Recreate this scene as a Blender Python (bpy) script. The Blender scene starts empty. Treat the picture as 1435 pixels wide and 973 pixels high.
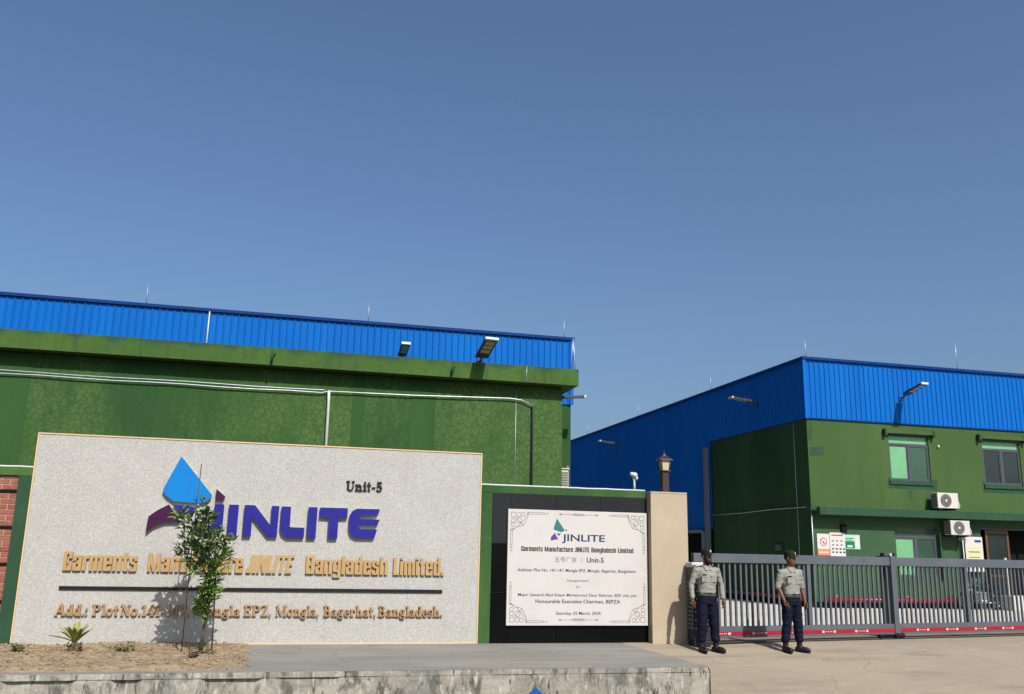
import bpy, bmesh, math, random
from math import radians as R_, sin, cos, pi
from mathutils import Vector, Matrix, noise

random.seed(7)
SC = bpy.context.scene
COL = SC.collection

# ------------------------------------------------------------------ camera
cam_d = bpy.data.cameras.new("camera")
cam = bpy.data.objects.new("camera", cam_d)
COL.objects.link(cam)
YAW, PITCH, ROLL = R_(14.235), R_(12.852), R_(1.154)
fw = Vector((sin(YAW)*cos(PITCH), cos(YAW)*cos(PITCH), sin(PITCH)))
rt = Vector((cos(YAW), -sin(YAW), 0))
up = rt.cross(fw)
r2 = cos(ROLL)*rt + sin(ROLL)*up
u2 = -sin(ROLL)*rt + cos(ROLL)*up
m = Matrix((r2, u2, -fw)).transposed().to_4x4()
m.translation = Vector((0, 0, 1.6))
cam.matrix_world = m
cam_d.sensor_fit = 'HORIZONTAL'
cam_d.sensor_width = 36
cam_d.lens = 36*1266.5/1435
cam_d.clip_start = 0.1
cam_d.clip_end = 3000
SC.camera = cam

# ------------------------------------------------------------------ light
SUN_EL = R_(44)
SUN_DIR = Vector((-0.21, 1.0, 0)).normalized()*cos(SUN_EL) + Vector((0, 0, -sin(SUN_EL)))
world = bpy.data.worlds.new("World")
SC.world = world
world.use_nodes = True
wn, wl = world.node_tree.nodes, world.node_tree.links
wn.clear()
sky = wn.new('ShaderNodeTexSky')
sky.sky_type = 'NISHITA'
sky.sun_disc = False
sky.sun_elevation = SUN_EL
to_sun = -SUN_DIR
sky.sun_rotation = math.atan2(to_sun.x, to_sun.y)
sky.altitude = 0
sky.air_density = 1.0
sky.dust_density = 4.0
sky.ozone_density = 1.0
bg = wn.new('ShaderNodeBackground')
bg.inputs['Strength'].default_value = 0.083
wo = wn.new('ShaderNodeOutputWorld')
tint = wn.new('ShaderNodeMix'); tint.data_type = 'RGBA'; tint.blend_type = 'MULTIPLY'
tint.inputs['Factor'].default_value = 1
tint.inputs['B'].default_value = (0.84, 1.02, 1.22, 1)      # humid blue haze of the region
wl.new(sky.outputs[0], tint.inputs['A'])
wl.new(tint.outputs['Result'], bg.inputs[0])
wl.new(bg.outputs[0], wo.inputs[0])
sd = bpy.data.lights.new("sun", 'SUN')
sd.energy = 5.0
sd.angle = R_(0.55)
sd.color = (1.0, 0.955, 0.89)
so = bpy.data.objects.new("sun", sd)
COL.objects.link(so)
so.rotation_euler = SUN_DIR.to_track_quat('-Z', 'Y').to_euler()
so.location = (5, -20, 30)
SC.view_settings.view_transform = 'Standard'
SC.view_settings.look = 'None'
SC.view_settings.exposure = 0.4
SC.view_settings.gamma = 1
SC.view_settings.use_curve_mapping = False

# ------------------------------------------------------------------ materials
def srgb(r, g, b):
    f = lambda c: (c/255/12.92) if c/255 <= 0.04045 else ((c/255+0.055)/1.055)**2.4
    return (f(r), f(g), f(b), 1)

ALB = 0.56      # paint charts are given as they look in full sun
def mat(name, base, rough=0.6, spec=0.3, metal=0.0, layers=(), bump=None, rvar=0):
    """layers: (kind, scale, colour, lo, hi, amount, stretch(x,y,z)) noise-masked colours."""
    k = ALB if metal < .5 else 1
    base = (base[0]*k, base[1]*k, base[2]*k, 1)
    layers = [(q[0], q[1], (q[2][0]*k, q[2][1]*k, q[2][2]*k, 1))+tuple(q[3:]) for q in layers]
    M = bpy.data.materials.new(name)
    M.use_nodes = True
    nt = M.node_tree
    n, l = nt.nodes, nt.links
    b = n['Principled BSDF']
    b.inputs['Roughness'].default_value = rough
    b.inputs['Specular IOR Level'].default_value = spec
    b.inputs['Metallic'].default_value = metal
    geo = n.new('ShaderNodeNewGeometry')
    cur = None
    def vec(st):
        mp = n.new('ShaderNodeMapping')
        mp.inputs['Scale'].default_value = st
        l.new(geo.outputs['Position'], mp.inputs['Vector'])
        return mp.outputs[0]
    if not layers:
        b.inputs['Base Color'].default_value = base
    rgb = n.new('ShaderNodeRGB')
    rgb.outputs[0].default_value = base
    cur = rgb.outputs[0]
    for (kind, scale, colr, lo, hi, amt, st) in layers:
        v = vec(st)
        if kind == 'noise':
            t = n.new('ShaderNodeTexNoise'); t.inputs['Scale'].default_value = scale
            t.inputs['Detail'].default_value = 6; t.inputs['Roughness'].default_value = 0.6
            l.new(v, t.inputs['Vector']); out = t.outputs['Fac']
        elif kind == 'crack':
            w = n.new('ShaderNodeTexNoise'); w.inputs['Scale'].default_value = scale*0.7; w.inputs['Detail'].default_value = 4
            l.new(v, w.inputs['Vector'])
            mx = n.new('ShaderNodeVectorMath'); mx.operation = 'MULTIPLY_ADD'
            l.new(w.outputs['Color'], mx.inputs[0]); mx.inputs[1].default_value = (0.5/scale*2, 0.5/scale*2, 0.5/scale*2)
            l.new(v, mx.inputs[2])
            t = n.new('ShaderNodeTexVoronoi'); t.feature = 'DISTANCE_TO_EDGE'; t.inputs['Scale'].default_value = scale
            l.new(mx.outputs[0], t.inputs['Vector']); out = t.outputs['Distance']
        elif kind == 'cell':
            t = n.new('ShaderNodeTexVoronoi'); t.inputs['Scale'].default_value = scale
            l.new(v, t.inputs['Vector']); out = t.outputs['Color']
            s = n.new('ShaderNodeSeparateColor'); l.new(out, s.inputs[0]); out = s.outputs[0]
        elif kind == 'object':
            oi = n.new('ShaderNodeObjectInfo'); out = oi.outputs['Random']
        elif kind == 'height':
            s = n.new('ShaderNodeSeparateXYZ'); l.new(geo.outputs['Position'], s.inputs[0]); out = s.outputs[2]
            q = n.new('ShaderNodeTexNoise'); q.inputs['Scale'].default_value = 1.0; q.inputs['Detail'].default_value = 5
            l.new(v, q.inputs['Vector'])
            a = n.new('ShaderNodeMath'); a.operation = 'MULTIPLY_ADD'
            l.new(q.outputs['Fac'], a.inputs[0]); a.inputs[1].default_value = scale; l.new(out, a.inputs[2]); out = a.outputs[0]
        mr = n.new('ShaderNodeMapRange'); mr.inputs['From Min'].default_value = lo; mr.inputs['From Max'].default_value = hi
        mr.inputs['To Min'].default_value = 0; mr.inputs['To Max'].default_value = amt
        l.new(out, mr.inputs['Value'])
        mix = n.new('ShaderNodeMix'); mix.data_type = 'RGBA'
        l.new(mr.outputs[0], mix.inputs['Factor']); l.new(cur, mix.inputs['A']); mix.inputs['B'].default_value = colr
        cur = mix.outputs['Result']
    l.new(cur, b.inputs['Base Color'])
    if bump:
        sc, strength, dist = bump[:3]
        st = bump[3] if len(bump) > 3 else (1, 1, 1)
        t = n.new('ShaderNodeTexNoise'); t.inputs['Scale'].default_value = sc; t.inputs['Detail'].default_value = 8
        l.new(vec(st), t.inputs['Vector'])
        bp = n.new('ShaderNodeBump'); bp.inputs['Strength'].default_value = strength; bp.inputs['Distance'].default_value = dist
        l.new(t.outputs['Fac'], bp.inputs['Height']); l.new(bp.outputs[0], b.inputs['Normal'])
    if rvar:
        t = n.new('ShaderNodeTexNoise'); t.inputs['Scale'].default_value = 1.5; t.inputs['Detail'].default_value = 6
        l.new(geo.outputs['Position'], t.inputs['Vector'])
        mr = n.new('ShaderNodeMapRange'); mr.inputs['To Min'].default_value = rough-rvar; mr.inputs['To Max'].default_value = rough+rvar
        l.new(t.outputs['Fac'], mr.inputs['Value']); l.new(mr.outputs[0], b.inputs['Roughness'])
    return M

ONE = (1, 1, 1)
M = {}
M['blue'] = mat('blue_cladding', srgb(6, 112, 206), 0.6, 0.08, layers=[
    ('noise', 0.5, srgb(16, 120, 212), .4, .65, .6, (1, 1, .15)),
    ('cell', 1.1, srgb(4, 98, 190), 0, 1, .35, (1, 1, .01)),
    ('noise', 1.2, srgb(60, 130, 196), .58, .8, .25, (1, 1, .3)),
    ('noise', 6, srgb(8, 94, 180), .5, .8, .45, (1.5, 1.5, .12))], bump=(2.5, .15, .02), rvar=.08)
M['blue_trim'] = mat('blue_trim', srgb(5, 56, 126), 0.6, 0.1, layers=[('noise', 3, srgb(10, 68, 142), .4, .7, .6, ONE)])
M['green'] = mat('green_render_paint', srgb(64, 100, 52), 0.85, 0.15, layers=[
    ('noise', 0.35, srgb(88, 122, 62), .42, .6, .75, (1, 1, .55)),
    ('noise', 0.8, srgb(48, 84, 48), .50, .68, .7, (1.1, 1, .3)),
    ('noise', 5, srgb(96, 130, 76), .5, .75, .35, ONE),
    ('noise', 40, srgb(52, 84, 42), .5, .8, .25, ONE)], bump=(30, .2, .01))
M['green_patchy'] = mat('green_crazed_paint', srgb(66, 100, 48), 0.88, 0.12, layers=[
    ('crack', 6.0, srgb(98, 124, 76), .02, .13, .65, ONE),
    ('noise', 12, srgb(104, 130, 84), .54, .68, .55, ONE),
    ('noise', 18, srgb(54, 86, 42), .50, .66, .65, ONE),
    ('noise', 5, srgb(56, 90, 44), .54, .68, .5, ONE),
    ('noise', 0.45, srgb(58, 94, 46), .46, .62, .85, (1, 1, .6)),
    ('noise', 0.28, srgb(44, 82, 46), .50, .62, .8, (1.1, 1, .3)),
    ('noise', 2.2, srgb(46, 78, 46), .58, .75, .5, (1.2, 1, .1))], bump=(30, .25, .01))
M['green_band'] = mat('smooth_green_paint', srgb(54, 90, 50), 0.85, 0.12, layers=[
    ('noise', .7, srgb(62, 98, 52), .42, .62, .8, (1, 1, .4)), ('noise', 6, srgb(48, 84, 46), .5, .75, .5, ONE)], bump=(30, .2, .01))
M['green_fascia'] = mat('green_fascia_paint', srgb(74, 106, 50), 0.85, 0.15, layers=[
    ('noise', 0.5, srgb(86, 118, 54), .45, .6, .6, ONE),
    ('noise', 3.5, srgb(64, 100, 46), .5, .7, .65, ONE),
    ('noise', 9, srgb(96, 122, 72), .55, .7, .6, ONE),
    ('height', 1.1, srgb(52, 84, 66), 7.36, 7.52, .8, (1.3, 1, .6)),
    ('noise', 2.6, srgb(54, 84, 58), .56, .68, .7, (1.4, 1, .15))], bump=(30, .2, .01))
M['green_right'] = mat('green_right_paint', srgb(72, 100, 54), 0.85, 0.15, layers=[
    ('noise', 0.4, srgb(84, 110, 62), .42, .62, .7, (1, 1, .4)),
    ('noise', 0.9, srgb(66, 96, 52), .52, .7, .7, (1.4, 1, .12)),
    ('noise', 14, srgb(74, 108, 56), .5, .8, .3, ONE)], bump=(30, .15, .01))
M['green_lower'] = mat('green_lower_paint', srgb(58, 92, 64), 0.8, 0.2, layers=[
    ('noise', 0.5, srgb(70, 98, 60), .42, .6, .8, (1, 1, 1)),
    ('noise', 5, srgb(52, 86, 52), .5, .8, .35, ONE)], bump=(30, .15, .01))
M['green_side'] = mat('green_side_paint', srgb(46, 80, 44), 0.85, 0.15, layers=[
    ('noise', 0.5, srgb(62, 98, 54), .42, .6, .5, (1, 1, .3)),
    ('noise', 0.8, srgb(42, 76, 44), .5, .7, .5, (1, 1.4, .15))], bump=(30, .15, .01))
M['green_dark'] = mat('dark_green_paint', srgb(38, 78, 54), 0.7, 0.25, layers=[
    ('noise', 2, srgb(54, 94, 58), .45, .7, .6, ONE), ('noise', 25, srgb(32, 66, 44), .5, .8, .4, ONE)], bump=(40, .15, .01))
M['granite'] = mat('speckled_stone_render', srgb(198, 196, 190), 0.85, 0.2, layers=[
    ('noise', 1.2, srgb(206, 204, 198), .45, .6, .6, ONE),
    ('cell', 95, srgb(166, 160, 155), .66, .7, .55, ONE),
    ('cell', 60, srgb(226, 221, 214), .80, .84, .5, ONE),
    ('noise', 45, srgb(150, 146, 143), .60, .72, .8, ONE),
    ('noise', 2.0, srgb(182, 176, 170), .6, .78, .5, (1.4, 1, .18))], bump=(90, .5, .006))
M['gold_trim'] = mat('gold_edge_trim', srgb(240, 208, 158), 0.5, 0.4, layers=[('noise', 3, srgb(232, 190, 134), .4, .7, .6, ONE)])
M['beige'] = mat('beige_stone_column', srgb(200, 182, 156), 0.8, 0.2, layers=[
    ('noise', 30, srgb(186, 168, 142), .5, .7, .6, ONE),
    ('noise', 2, srgb(210, 194, 168), .45, .65, .6, ONE),
    ('cell', 110, srgb(176, 156, 128), .8, .85, .4, ONE)], bump=(60, .2, .005))
M['black_tile'] = mat('black_polished_tile', srgb(8, 9, 10), 0.14, 0.12, layers=[('object', 1, srgb(18, 19, 20), 0, 1, 1, ONE)], bump=(1.1, .05, .01), rvar=.05)
M['grey_tile'] = mat('top_row_grey_tile', srgb(40, 42, 45), 0.35, 0.2, layers=[('object', 1, srgb(46, 48, 51), 0, 1, 1, ONE), ('noise', 1, srgb(32, 34, 37), .4, .7, .6, ONE)])  # top row of tiles, greyer than the rows below
M['white_board'] = mat('white_plaque_board', srgb(222, 217, 212), 0.55, 0.3, layers=[
    ('noise', 1.3, srgb(212, 206, 200), .45, .65, .6, ONE), ('noise', 5, srgb(228, 218, 214), .5, .7, .5, ONE)])
M['print_dark'] = mat('plaque_dark_print', srgb(34, 32, 36), 0.6)
M['print_grey'] = mat('plaque_grey_print', srgb(110, 104, 104), 0.6)
M['print_navy'] = mat('plaque_navy_print', srgb(48, 58, 104), 0.6)
M['print_teal'] = mat('plaque_teal_print', srgb(50, 122, 126), 0.6)
M['print_purple'] = mat('plaque_purple_print', srgb(104, 60, 152), 0.6)
M['em_blue'] = mat('emblem_bright_blue', srgb(0, 140, 222), 0.3, 0.3, layers=[('noise', 1.6, srgb(14, 126, 214), .45, .6, .6, ONE)])
M['em_purple'] = mat('emblem_dark_purple', srgb(66, 16, 62), 0.2, 0.5)
M['em_indigo'] = mat('emblem_indigo', srgb(38, 34, 142), 0.35, 0.3, layers=[('noise', 3, srgb(46, 42, 156), .45, .6, .6, ONE)])
M['em_dull'] = mat('emblem_dull_blue', srgb(18, 98, 168), 0.5, 0.2)
M['em_side'] = mat('emblem_white_side', srgb(206, 206, 212), 0.5)
M['letter_gold'] = mat('letter_gold_face', srgb(202, 162, 104), 0.45, 0.4, 0.1, layers=[('noise', 5, srgb(210, 174, 116), .4, .6, .7, ONE), ('noise', 30, srgb(200, 148, 82), .5, .75, .5, ONE)])
M['letter_bronze'] = mat('letter_bronze_face', srgb(192, 152, 106), 0.45, 0.4, 0.1, layers=[('noise', 7, srgb(182, 132, 84), .4, .6, .7, ONE)])
M['letter_side'] = mat('letter_brown_side', srgb(124, 82, 42), 0.5)
M['letter_navy'] = mat('letter_navy_face', srgb(34, 30, 44), 0.4)
M['black'] = mat('black_paint', srgb(20, 18, 18), 0.5, 0.3)
M['conc'] = mat('pavement_concrete', srgb(148, 145, 138), 0.9, 0.15, layers=[
    ('noise', 0.6, srgb(166, 161, 150), .42, .6, .8, (.5, 1.4, 1)),
    ('crack', .55, srgb(96, 92, 86), .006, .0, .6, ONE),
    ('noise', 2.5, srgb(122, 120, 115), .5, .7, .6, (.35, 1.6, 1)),
    ('noise', 20, srgb(170, 164, 156), .5, .8, .5, ONE)], bump=(18, .35, .01))
M['drive'] = mat('driveway_concrete', srgb(170, 156, 136), 0.9, 0.15, layers=[
    ('noise', 0.35, srgb(180, 165, 144), .42, .6, .8, (1, .8, 1)),
    ('noise', 1.6, srgb(150, 137, 119), .50, .66, .7, (.35, 1.6, 1)),
    ('crack', .33, srgb(120, 108, 92), .005, .0, .5, ONE),
    ('noise', 4, srgb(196, 184, 166), .55, .7, .5, (.4, 2, 1)),
    ('noise', 0.9, srgb(142, 130, 114), .60, .72, .5, (1, 1, 1)),
    ('noise', 25, srgb(194, 180, 160), .5, .8, .4, ONE)], bump=(22, .3, .01))
M['yard'] = mat('yard_concrete', srgb(226, 219, 210), 0.9, 0.15, layers=[
    ('noise', 0.5, srgb(214, 206, 197), .42, .6, .8, ONE), ('noise', 15, srgb(234, 228, 220), .5, .8, .4, ONE)])
M['road'] = mat('road_surface', srgb(120, 114, 108), 0.9, 0.15, layers=[
    ('noise', 2, srgb(104, 99, 94), .42, .6, .8, ONE), ('noise', 60, srgb(136, 130, 122), .5, .7, .5, ONE)], bump=(60, .3, .01))
M['dirt'] = mat('ground_dirt', srgb(140, 122, 98), 0.95, 0.1, layers=[('noise', .2, srgb(104, 104, 70), .42, .6, .8, ONE), ('noise', 6, srgb(120, 104, 84), .5, .7, .5, ONE)])
M['face'] = mat('weathered_concrete_face', srgb(162, 156, 144), 0.92, 0.1, layers=[
    ('noise', 2.2, srgb(186, 180, 168), .46, .58, .8, (1, 1, .7)),
    ('noise', 5, srgb(98, 96, 88), .52, .62, .85, (1.1, 1, .5)),
    ('noise', 14, srgb(206, 202, 192), .54, .66, .8, (1.3, 1, .35)),
    ('noise', 11, srgb(70, 68, 62), .60, .68, .85, (1.3, 1, .45)),
    ('noise', 1.1, srgb(120, 124, 120), .55, .62, .6, ONE)], bump=(16, .8, .02))
M['soil'] = mat('dry_garden_soil', srgb(176, 154, 126), 0.95, 0.1, layers=[
    ('noise', 3, srgb(150, 128, 100), .45, .62, .8, ONE),
    ('noise', 14, srgb(200, 180, 152), .5, .66, .8, ONE),
    ('noise', 30, srgb(112, 94, 72), .58, .7, .7, ONE)], bump=(26, .9, .03))
M['stone'] = mat('soil_crumbs', srgb(182, 162, 136), 0.95, 0.1, layers=[('cell', 9, srgb(112, 92, 70), .0, 1, .8, ONE)])
M['brick'] = mat('red_brick', srgb(176, 112, 92), 0.9, 0.1, layers=[
    ('object', 1, srgb(148, 84, 68), 0, 1, .8, ONE), ('noise', 18, srgb(196, 150, 132), .52, .7, .6, ONE),
    ('noise', 9, srgb(90, 58, 50), .58, .7, .6, ONE)], bump=(50, .5, .01))
M['mortar'] = mat('brick_mortar', srgb(196, 174, 158), 0.95, 0.1, layers=[('noise', 20, srgb(160, 138, 124), .5, .7, .6, ONE)])
M['gate'] = mat('grey_gate_paint', srgb(98, 104, 112), 0.45, 0.4, layers=[('noise', 2, srgb(110, 116, 123), .45, .65, .7, ONE), ('noise', 30, srgb(86, 90, 96), .55, .75, .4, ONE)])
M['gate_dark'] = mat('dark_gate_metal', srgb(34, 36, 40), 0.5, 0.4)
M['red_tape'] = mat('red_strip', srgb(180, 34, 56), 0.5, 0.3, layers=[('noise', 2, srgb(172, 26, 50), .4, .65, .7, ONE)])
M['reflector'] = mat('white_reflector', srgb(238, 214, 216), 0.4, 0.4)
M['red_pipe'] = mat('red_pipe_paint', srgb(158, 26, 40), 0.4, 0.4, layers=[('noise', 4, srgb(120, 22, 32), .45, .65, .7, ONE)])
M['metal'] = mat('galvanised_metal', srgb(168, 172, 178), 0.4, 0.5, 0.5, layers=[('noise', 6, srgb(140, 144, 150), .45, .65, .7, ONE)])
M['steel_blue'] = mat('blue_grey_steel', srgb(128, 138, 154), 0.5, 0.4, 0.2)
M['white'] = mat('white_plastic', srgb(222, 222, 218), 0.5, 0.4, layers=[('noise', 3, srgb(204, 203, 198), .45, .7, .6, ONE)])
M['ac'] = mat('ac_white_casing', srgb(222, 218, 210), 0.5, 0.4, layers=[('noise', 2, srgb(204, 199, 190), .45, .7, .6, ONE)])
M['ac_grey'] = mat('ac_grille_grey', srgb(128, 123, 119), 0.5)
M['lamp_grey'] = mat('lamp_housing_grey', srgb(78, 80, 84), 0.45, 0.4, 0.3)
M['lamp_lens'] = mat('led_lens', srgb(206, 200, 172), 0.3, 0.5)
M['frame'] = mat('window_frame_grey', srgb(78, 84, 92), 0.45, 0.4)
M['pane_mint'] = mat('mint_window_pane', srgb(132, 198, 146), 0.12, 0.5, layers=[('noise', .8, srgb(112, 180, 128), .4, .6, .6, ONE)])
M['pane_green'] = mat('green_window_pane', srgb(66, 98, 76), 0.08, 0.6, layers=[('noise', 1, srgb(52, 78, 66), .4, .6, .8, ONE)])
M['pane_dark'] = mat('dark_window_pane', srgb(44, 56, 58), 0.08, 0.6, layers=[('noise', 1, srgb(34, 44, 44), .4, .6, .8, ONE)])
M['wood'] = mat('brown_door_wood', srgb(116, 78, 52), 0.5, 0.35, layers=[('noise', 6, srgb(90, 58, 38), .45, .65, .8, (2, 2, .3))])
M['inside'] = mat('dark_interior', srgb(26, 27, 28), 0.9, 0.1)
M['brown'] = mat('lantern_brown', srgb(66, 44, 44), 0.45, 0.4)
M['lantern_glass'] = mat('lantern_frosted_glass', srgb(212, 206, 168), 0.3, 0.5)
M['paper'] = mat('poster_white', srgb(226, 220, 216), 0.5)
M['poster_mint'] = mat('poster_mint', srgb(186, 226, 206), 0.5)
M['poster_green'] = mat('poster_green', srgb(30, 118, 88), 0.5)
M['poster_orange'] = mat('poster_orange', srgb(230, 150, 110), 0.5)
M['poster_red'] = mat('poster_red', srgb(190, 60, 60), 0.5)
M['poster_yellow'] = mat('poster_yellow', srgb(222, 224, 176), 0.5)
M['poster_blue'] = mat('poster_blue', srgb(50, 70, 140), 0.5)
M['navy_box'] = mat('navy_housing', srgb(36, 46, 60), 0.45, 0.4)
def leafmat(name, base, alt, dark):
    return mat(name, base, 0.5, 0.35, layers=[('noise', 9, alt, .42, .6, .8, ONE), ('noise', 22, dark, .55, .75, .6, ONE)])
M['leaf'] = leafmat('tree_leaf', srgb(84, 110, 54), srgb(112, 138, 74), srgb(58, 84, 42))
M['leaf_young'] = leafmat('young_leaf', srgb(122, 158, 62), srgb(146, 176, 78), srgb(92, 126, 48))
M['leaf_palm'] = leafmat('palm_leaf', srgb(160, 162, 66), srgb(128, 146, 60), srgb(176, 156, 84))
M['leaf_dry'] = leafmat('dry_leaf', srgb(110, 116, 62), srgb(92, 104, 54), srgb(160, 142, 98))
M['bark'] = mat('tree_bark', srgb(112, 98, 76), 0.9, 0.1, layers=[('noise', 20, srgb(78, 66, 50), .45, .65, .8, (1, 1, .3))])
M['stake'] = mat('bamboo_stake', srgb(96, 78, 62), 0.8, 0.2)
M['skin'] = mat('brown_skin', srgb(126, 80, 60), 0.5, 0.3, layers=[('noise', 12, srgb(108, 66, 48), .45, .65, .6, ONE)])
M['shirt'] = mat('grey_green_uniform_shirt', srgb(162, 161, 152), 0.85, 0.12, layers=[
    ('noise', 6, srgb(138, 137, 128), .5, .65, .5, (1, 1, .6)), ('noise', 60, srgb(186, 184, 172), .5, .65, .5, ONE)], bump=(12, .9, .025, (1, 1, 1.8)))
M['trousers'] = mat('navy_trousers', srgb(20, 22, 42), 0.85, 0.12, layers=[('noise', 7, srgb(30, 34, 58), .45, .65, .6, ONE)], bump=(11, .7, .02))
M['boot'] = mat('black_boot_leather', srgb(26, 22, 22), 0.5, 0.3)
M['belt'] = mat('olive_belt', srgb(82, 82, 58), 0.7, 0.2)
M['cap'] = mat('dark_green_cap', srgb(34, 42, 36), 0.8, 0.15)
M['badge'] = mat('cap_badge', srgb(206, 206, 150), 0.4, 0.4)
M['shoulder'] = mat('shoulder_strap', srgb(62, 62, 40), 0.7)
M['hair'] = mat('black_hair', srgb(18, 15, 14), 0.8)
M['eye'] = mat('eye_white', srgb(190, 184, 176), 0.3)
M['chrome'] = mat('chrome', srgb(200, 200, 200), 0.15, 0.5, 1.0)
M['rubber'] = mat('black_rubber', srgb(22, 22, 22), 0.8, 0.2)
M['bike_body'] = mat('dark_motorcycle_paint', srgb(26, 26, 32), 0.25, 0.5)

# ------------------------------------------------------------------ mesh helpers
class MB:
    def __init__(s):
        s.v = []; s.f = []; s.m = []; s.smooth = []
    def add(s, vs, fs, mi=0, sm=False):
        o = len(s.v)
        s.v += [tuple(p) for p in vs]
        s.f += [tuple(i+o for i in f) for f in fs]
        s.m += [mi]*len(fs); s.smooth += [sm]*len(fs)
        return s
    def box(s, x0, x1, y0, y1, z0, z1, mi=0):
        return s.add([(x0, y0, z0), (x1, y0, z0), (x1, y1, z0), (x0, y1, z0), (x0, y0, z1), (x1, y0, z1), (x1, y1, z1), (x0, y1, z1)],
                     [(0, 3, 2, 1), (4, 5, 6, 7), (0, 1, 5, 4), (1, 2, 6, 5), (2, 3, 7, 6), (3, 0, 4, 7)], mi)
    def bbox(s, x0, x1, y0, y1, z0, z1, b=.01, mi=0):
        """box with its edges chamfered"""
        bm = bmesh.new()
        bmesh.ops.create_cube(bm, size=1)
        for v in bm.verts:
            v.co = Vector(((x0+x1)/2+v.co.x*(x1-x0), (y0+y1)/2+v.co.y*(y1-y0), (z0+z1)/2+v.co.z*(z1-z0)))
        bmesh.ops.bevel(bm, geom=bm.edges[:], offset=b, segments=2, affect='EDGES', profile=.5)
        bm.verts.index_update()
        s.add([v.co[:] for v in bm.verts], [[v.index for v in f.verts] for f in bm.faces], mi)
        bm.free(); return s
    def prism(s, poly, y0, y1, face=0, side=1):
        """outline in x,z, extruded from front y0 to back y1"""
        n = len(poly)
        a = sum(poly[i][0]*poly[(i+1) % n][1]-poly[(i+1) % n][0]*poly[i][1] for i in range(n))
        if a < 0: poly = poly[::-1]
        vs = [(x, y0, z) for x, z in poly]+[(x, y1, z) for x, z in poly]
        s.add(vs, [tuple(range(n))], face)
        o = len(s.v)-2*n
        for i in range(n):
            j = (i+1) % n
            s.f.append((o+i, o+n+i, o+n+j, o+j)); s.m.append(side); s.smooth.append(False)
        s.f.append(tuple(o+n+i for i in reversed(range(n)))); s.m.append(side); s.smooth.append(False)
        return s
    def tube(s, pts, r, n=8, mi=0, sm=True, cap=True):
        pts = [Vector(p) for p in pts]
        rs = r if isinstance(r, (list, tuple)) else [r]*len(pts)
        rings = []; prev = None
        for i, p in enumerate(pts):
            d = (pts[min(i+1, len(pts)-1)]-pts[max(i-1, 0)])
            d = d.normalized() if d.length > 1e-9 else Vector((0, 0, 1))
            if prev is None:
                u = Vector((1, 0, 0)) if abs(d.x) < .8 else Vector((0, 1, 0))
            else: u = prev
            u = (u-d*u.dot(d)).normalized(); prev = u; w = d.cross(u)
            q = rs[i]
            qa, qb = q if isinstance(q, (list, tuple)) else (q, q)
            rings.append([p+u*cos(2*pi*k/n)*qa+w*sin(2*pi*k/n)*qb for k in range(n)])
        vs = [v for rg in rings for v in rg]; fs = []
        for i in range(len(rings)-1):
            for k in range(n):
                a = i*n+k; b = i*n+(k+1) % n
                fs.append((a, b, b+n, a+n))
        s.add(vs, fs, mi, sm)
        if cap:
            o = len(s.v)-len(vs)
            s.f.append(tuple(o+k for k in reversed(range(n)))); s.f.append(tuple(o+(len(rings)-1)*n+k for k in range(n)))
            s.m += [mi]*2; s.smooth += [False]*2
        return s
    def cyl(s, p0, p1, r, n=12, mi=0): return s.tube([p0, p1], r, n, mi)
    def ell(s, c, r, n=12, m=8, mi=0):
        vs = []; fs = []
        for i in range(m+1):
            t = pi*i/m
            for k in range(n):
                vs.append((c[0]+r[0]*sin(t)*cos(2*pi*k/n), c[1]+r[1]*sin(t)*sin(2*pi*k/n), c[2]-r[2]*cos(t)))
        for i in range(m):
            for k in range(n):
                a = i*n+k; b = i*n+(k+1) % n
                fs.append((a, b, b+n, a+n))
        return s.add(vs, fs, mi, True)
    def rings(s, rg, n=20, mi=0, ex=2.0):
        """closed loft of horizontal ellipses (cx,cy,z,rx,ry)"""
        vs = []; fs = []
        for (cx, cy, z, rx, ry) in rg:
            for k in range(n):
                t = 2*pi*k/n; c, q = cos(t), sin(t)
                vs.append((cx+rx*math.copysign(abs(c)**(2/ex), c), cy+ry*math.copysign(abs(q)**(2/ex), q), z))
        for i in range(len(rg)-1):
            for k in range(n):
                a = i*n+k; b = i*n+(k+1) % n
                fs.append((a, b, b+n, a+n))
        fs.append(tuple(reversed(range(n)))); fs.append(tuple((len(rg)-1)*n+k for k in range(n)))
        return s.add(vs, fs, mi, True)
    def mesh(s, name, mats):
        me = bpy.data.meshes.new(name)
        me.from_pydata(s.v, [], s.f)
        for a in (mats if isinstance(mats, (list, tuple)) else [mats]): me.materials.append(M[a] if isinstance(a, str) else a)
        me.polygons.foreach_set('material_index', s.m)
        me.polygons.foreach_set('use_smooth', s.smooth)
        me.update()
        return me

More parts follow.
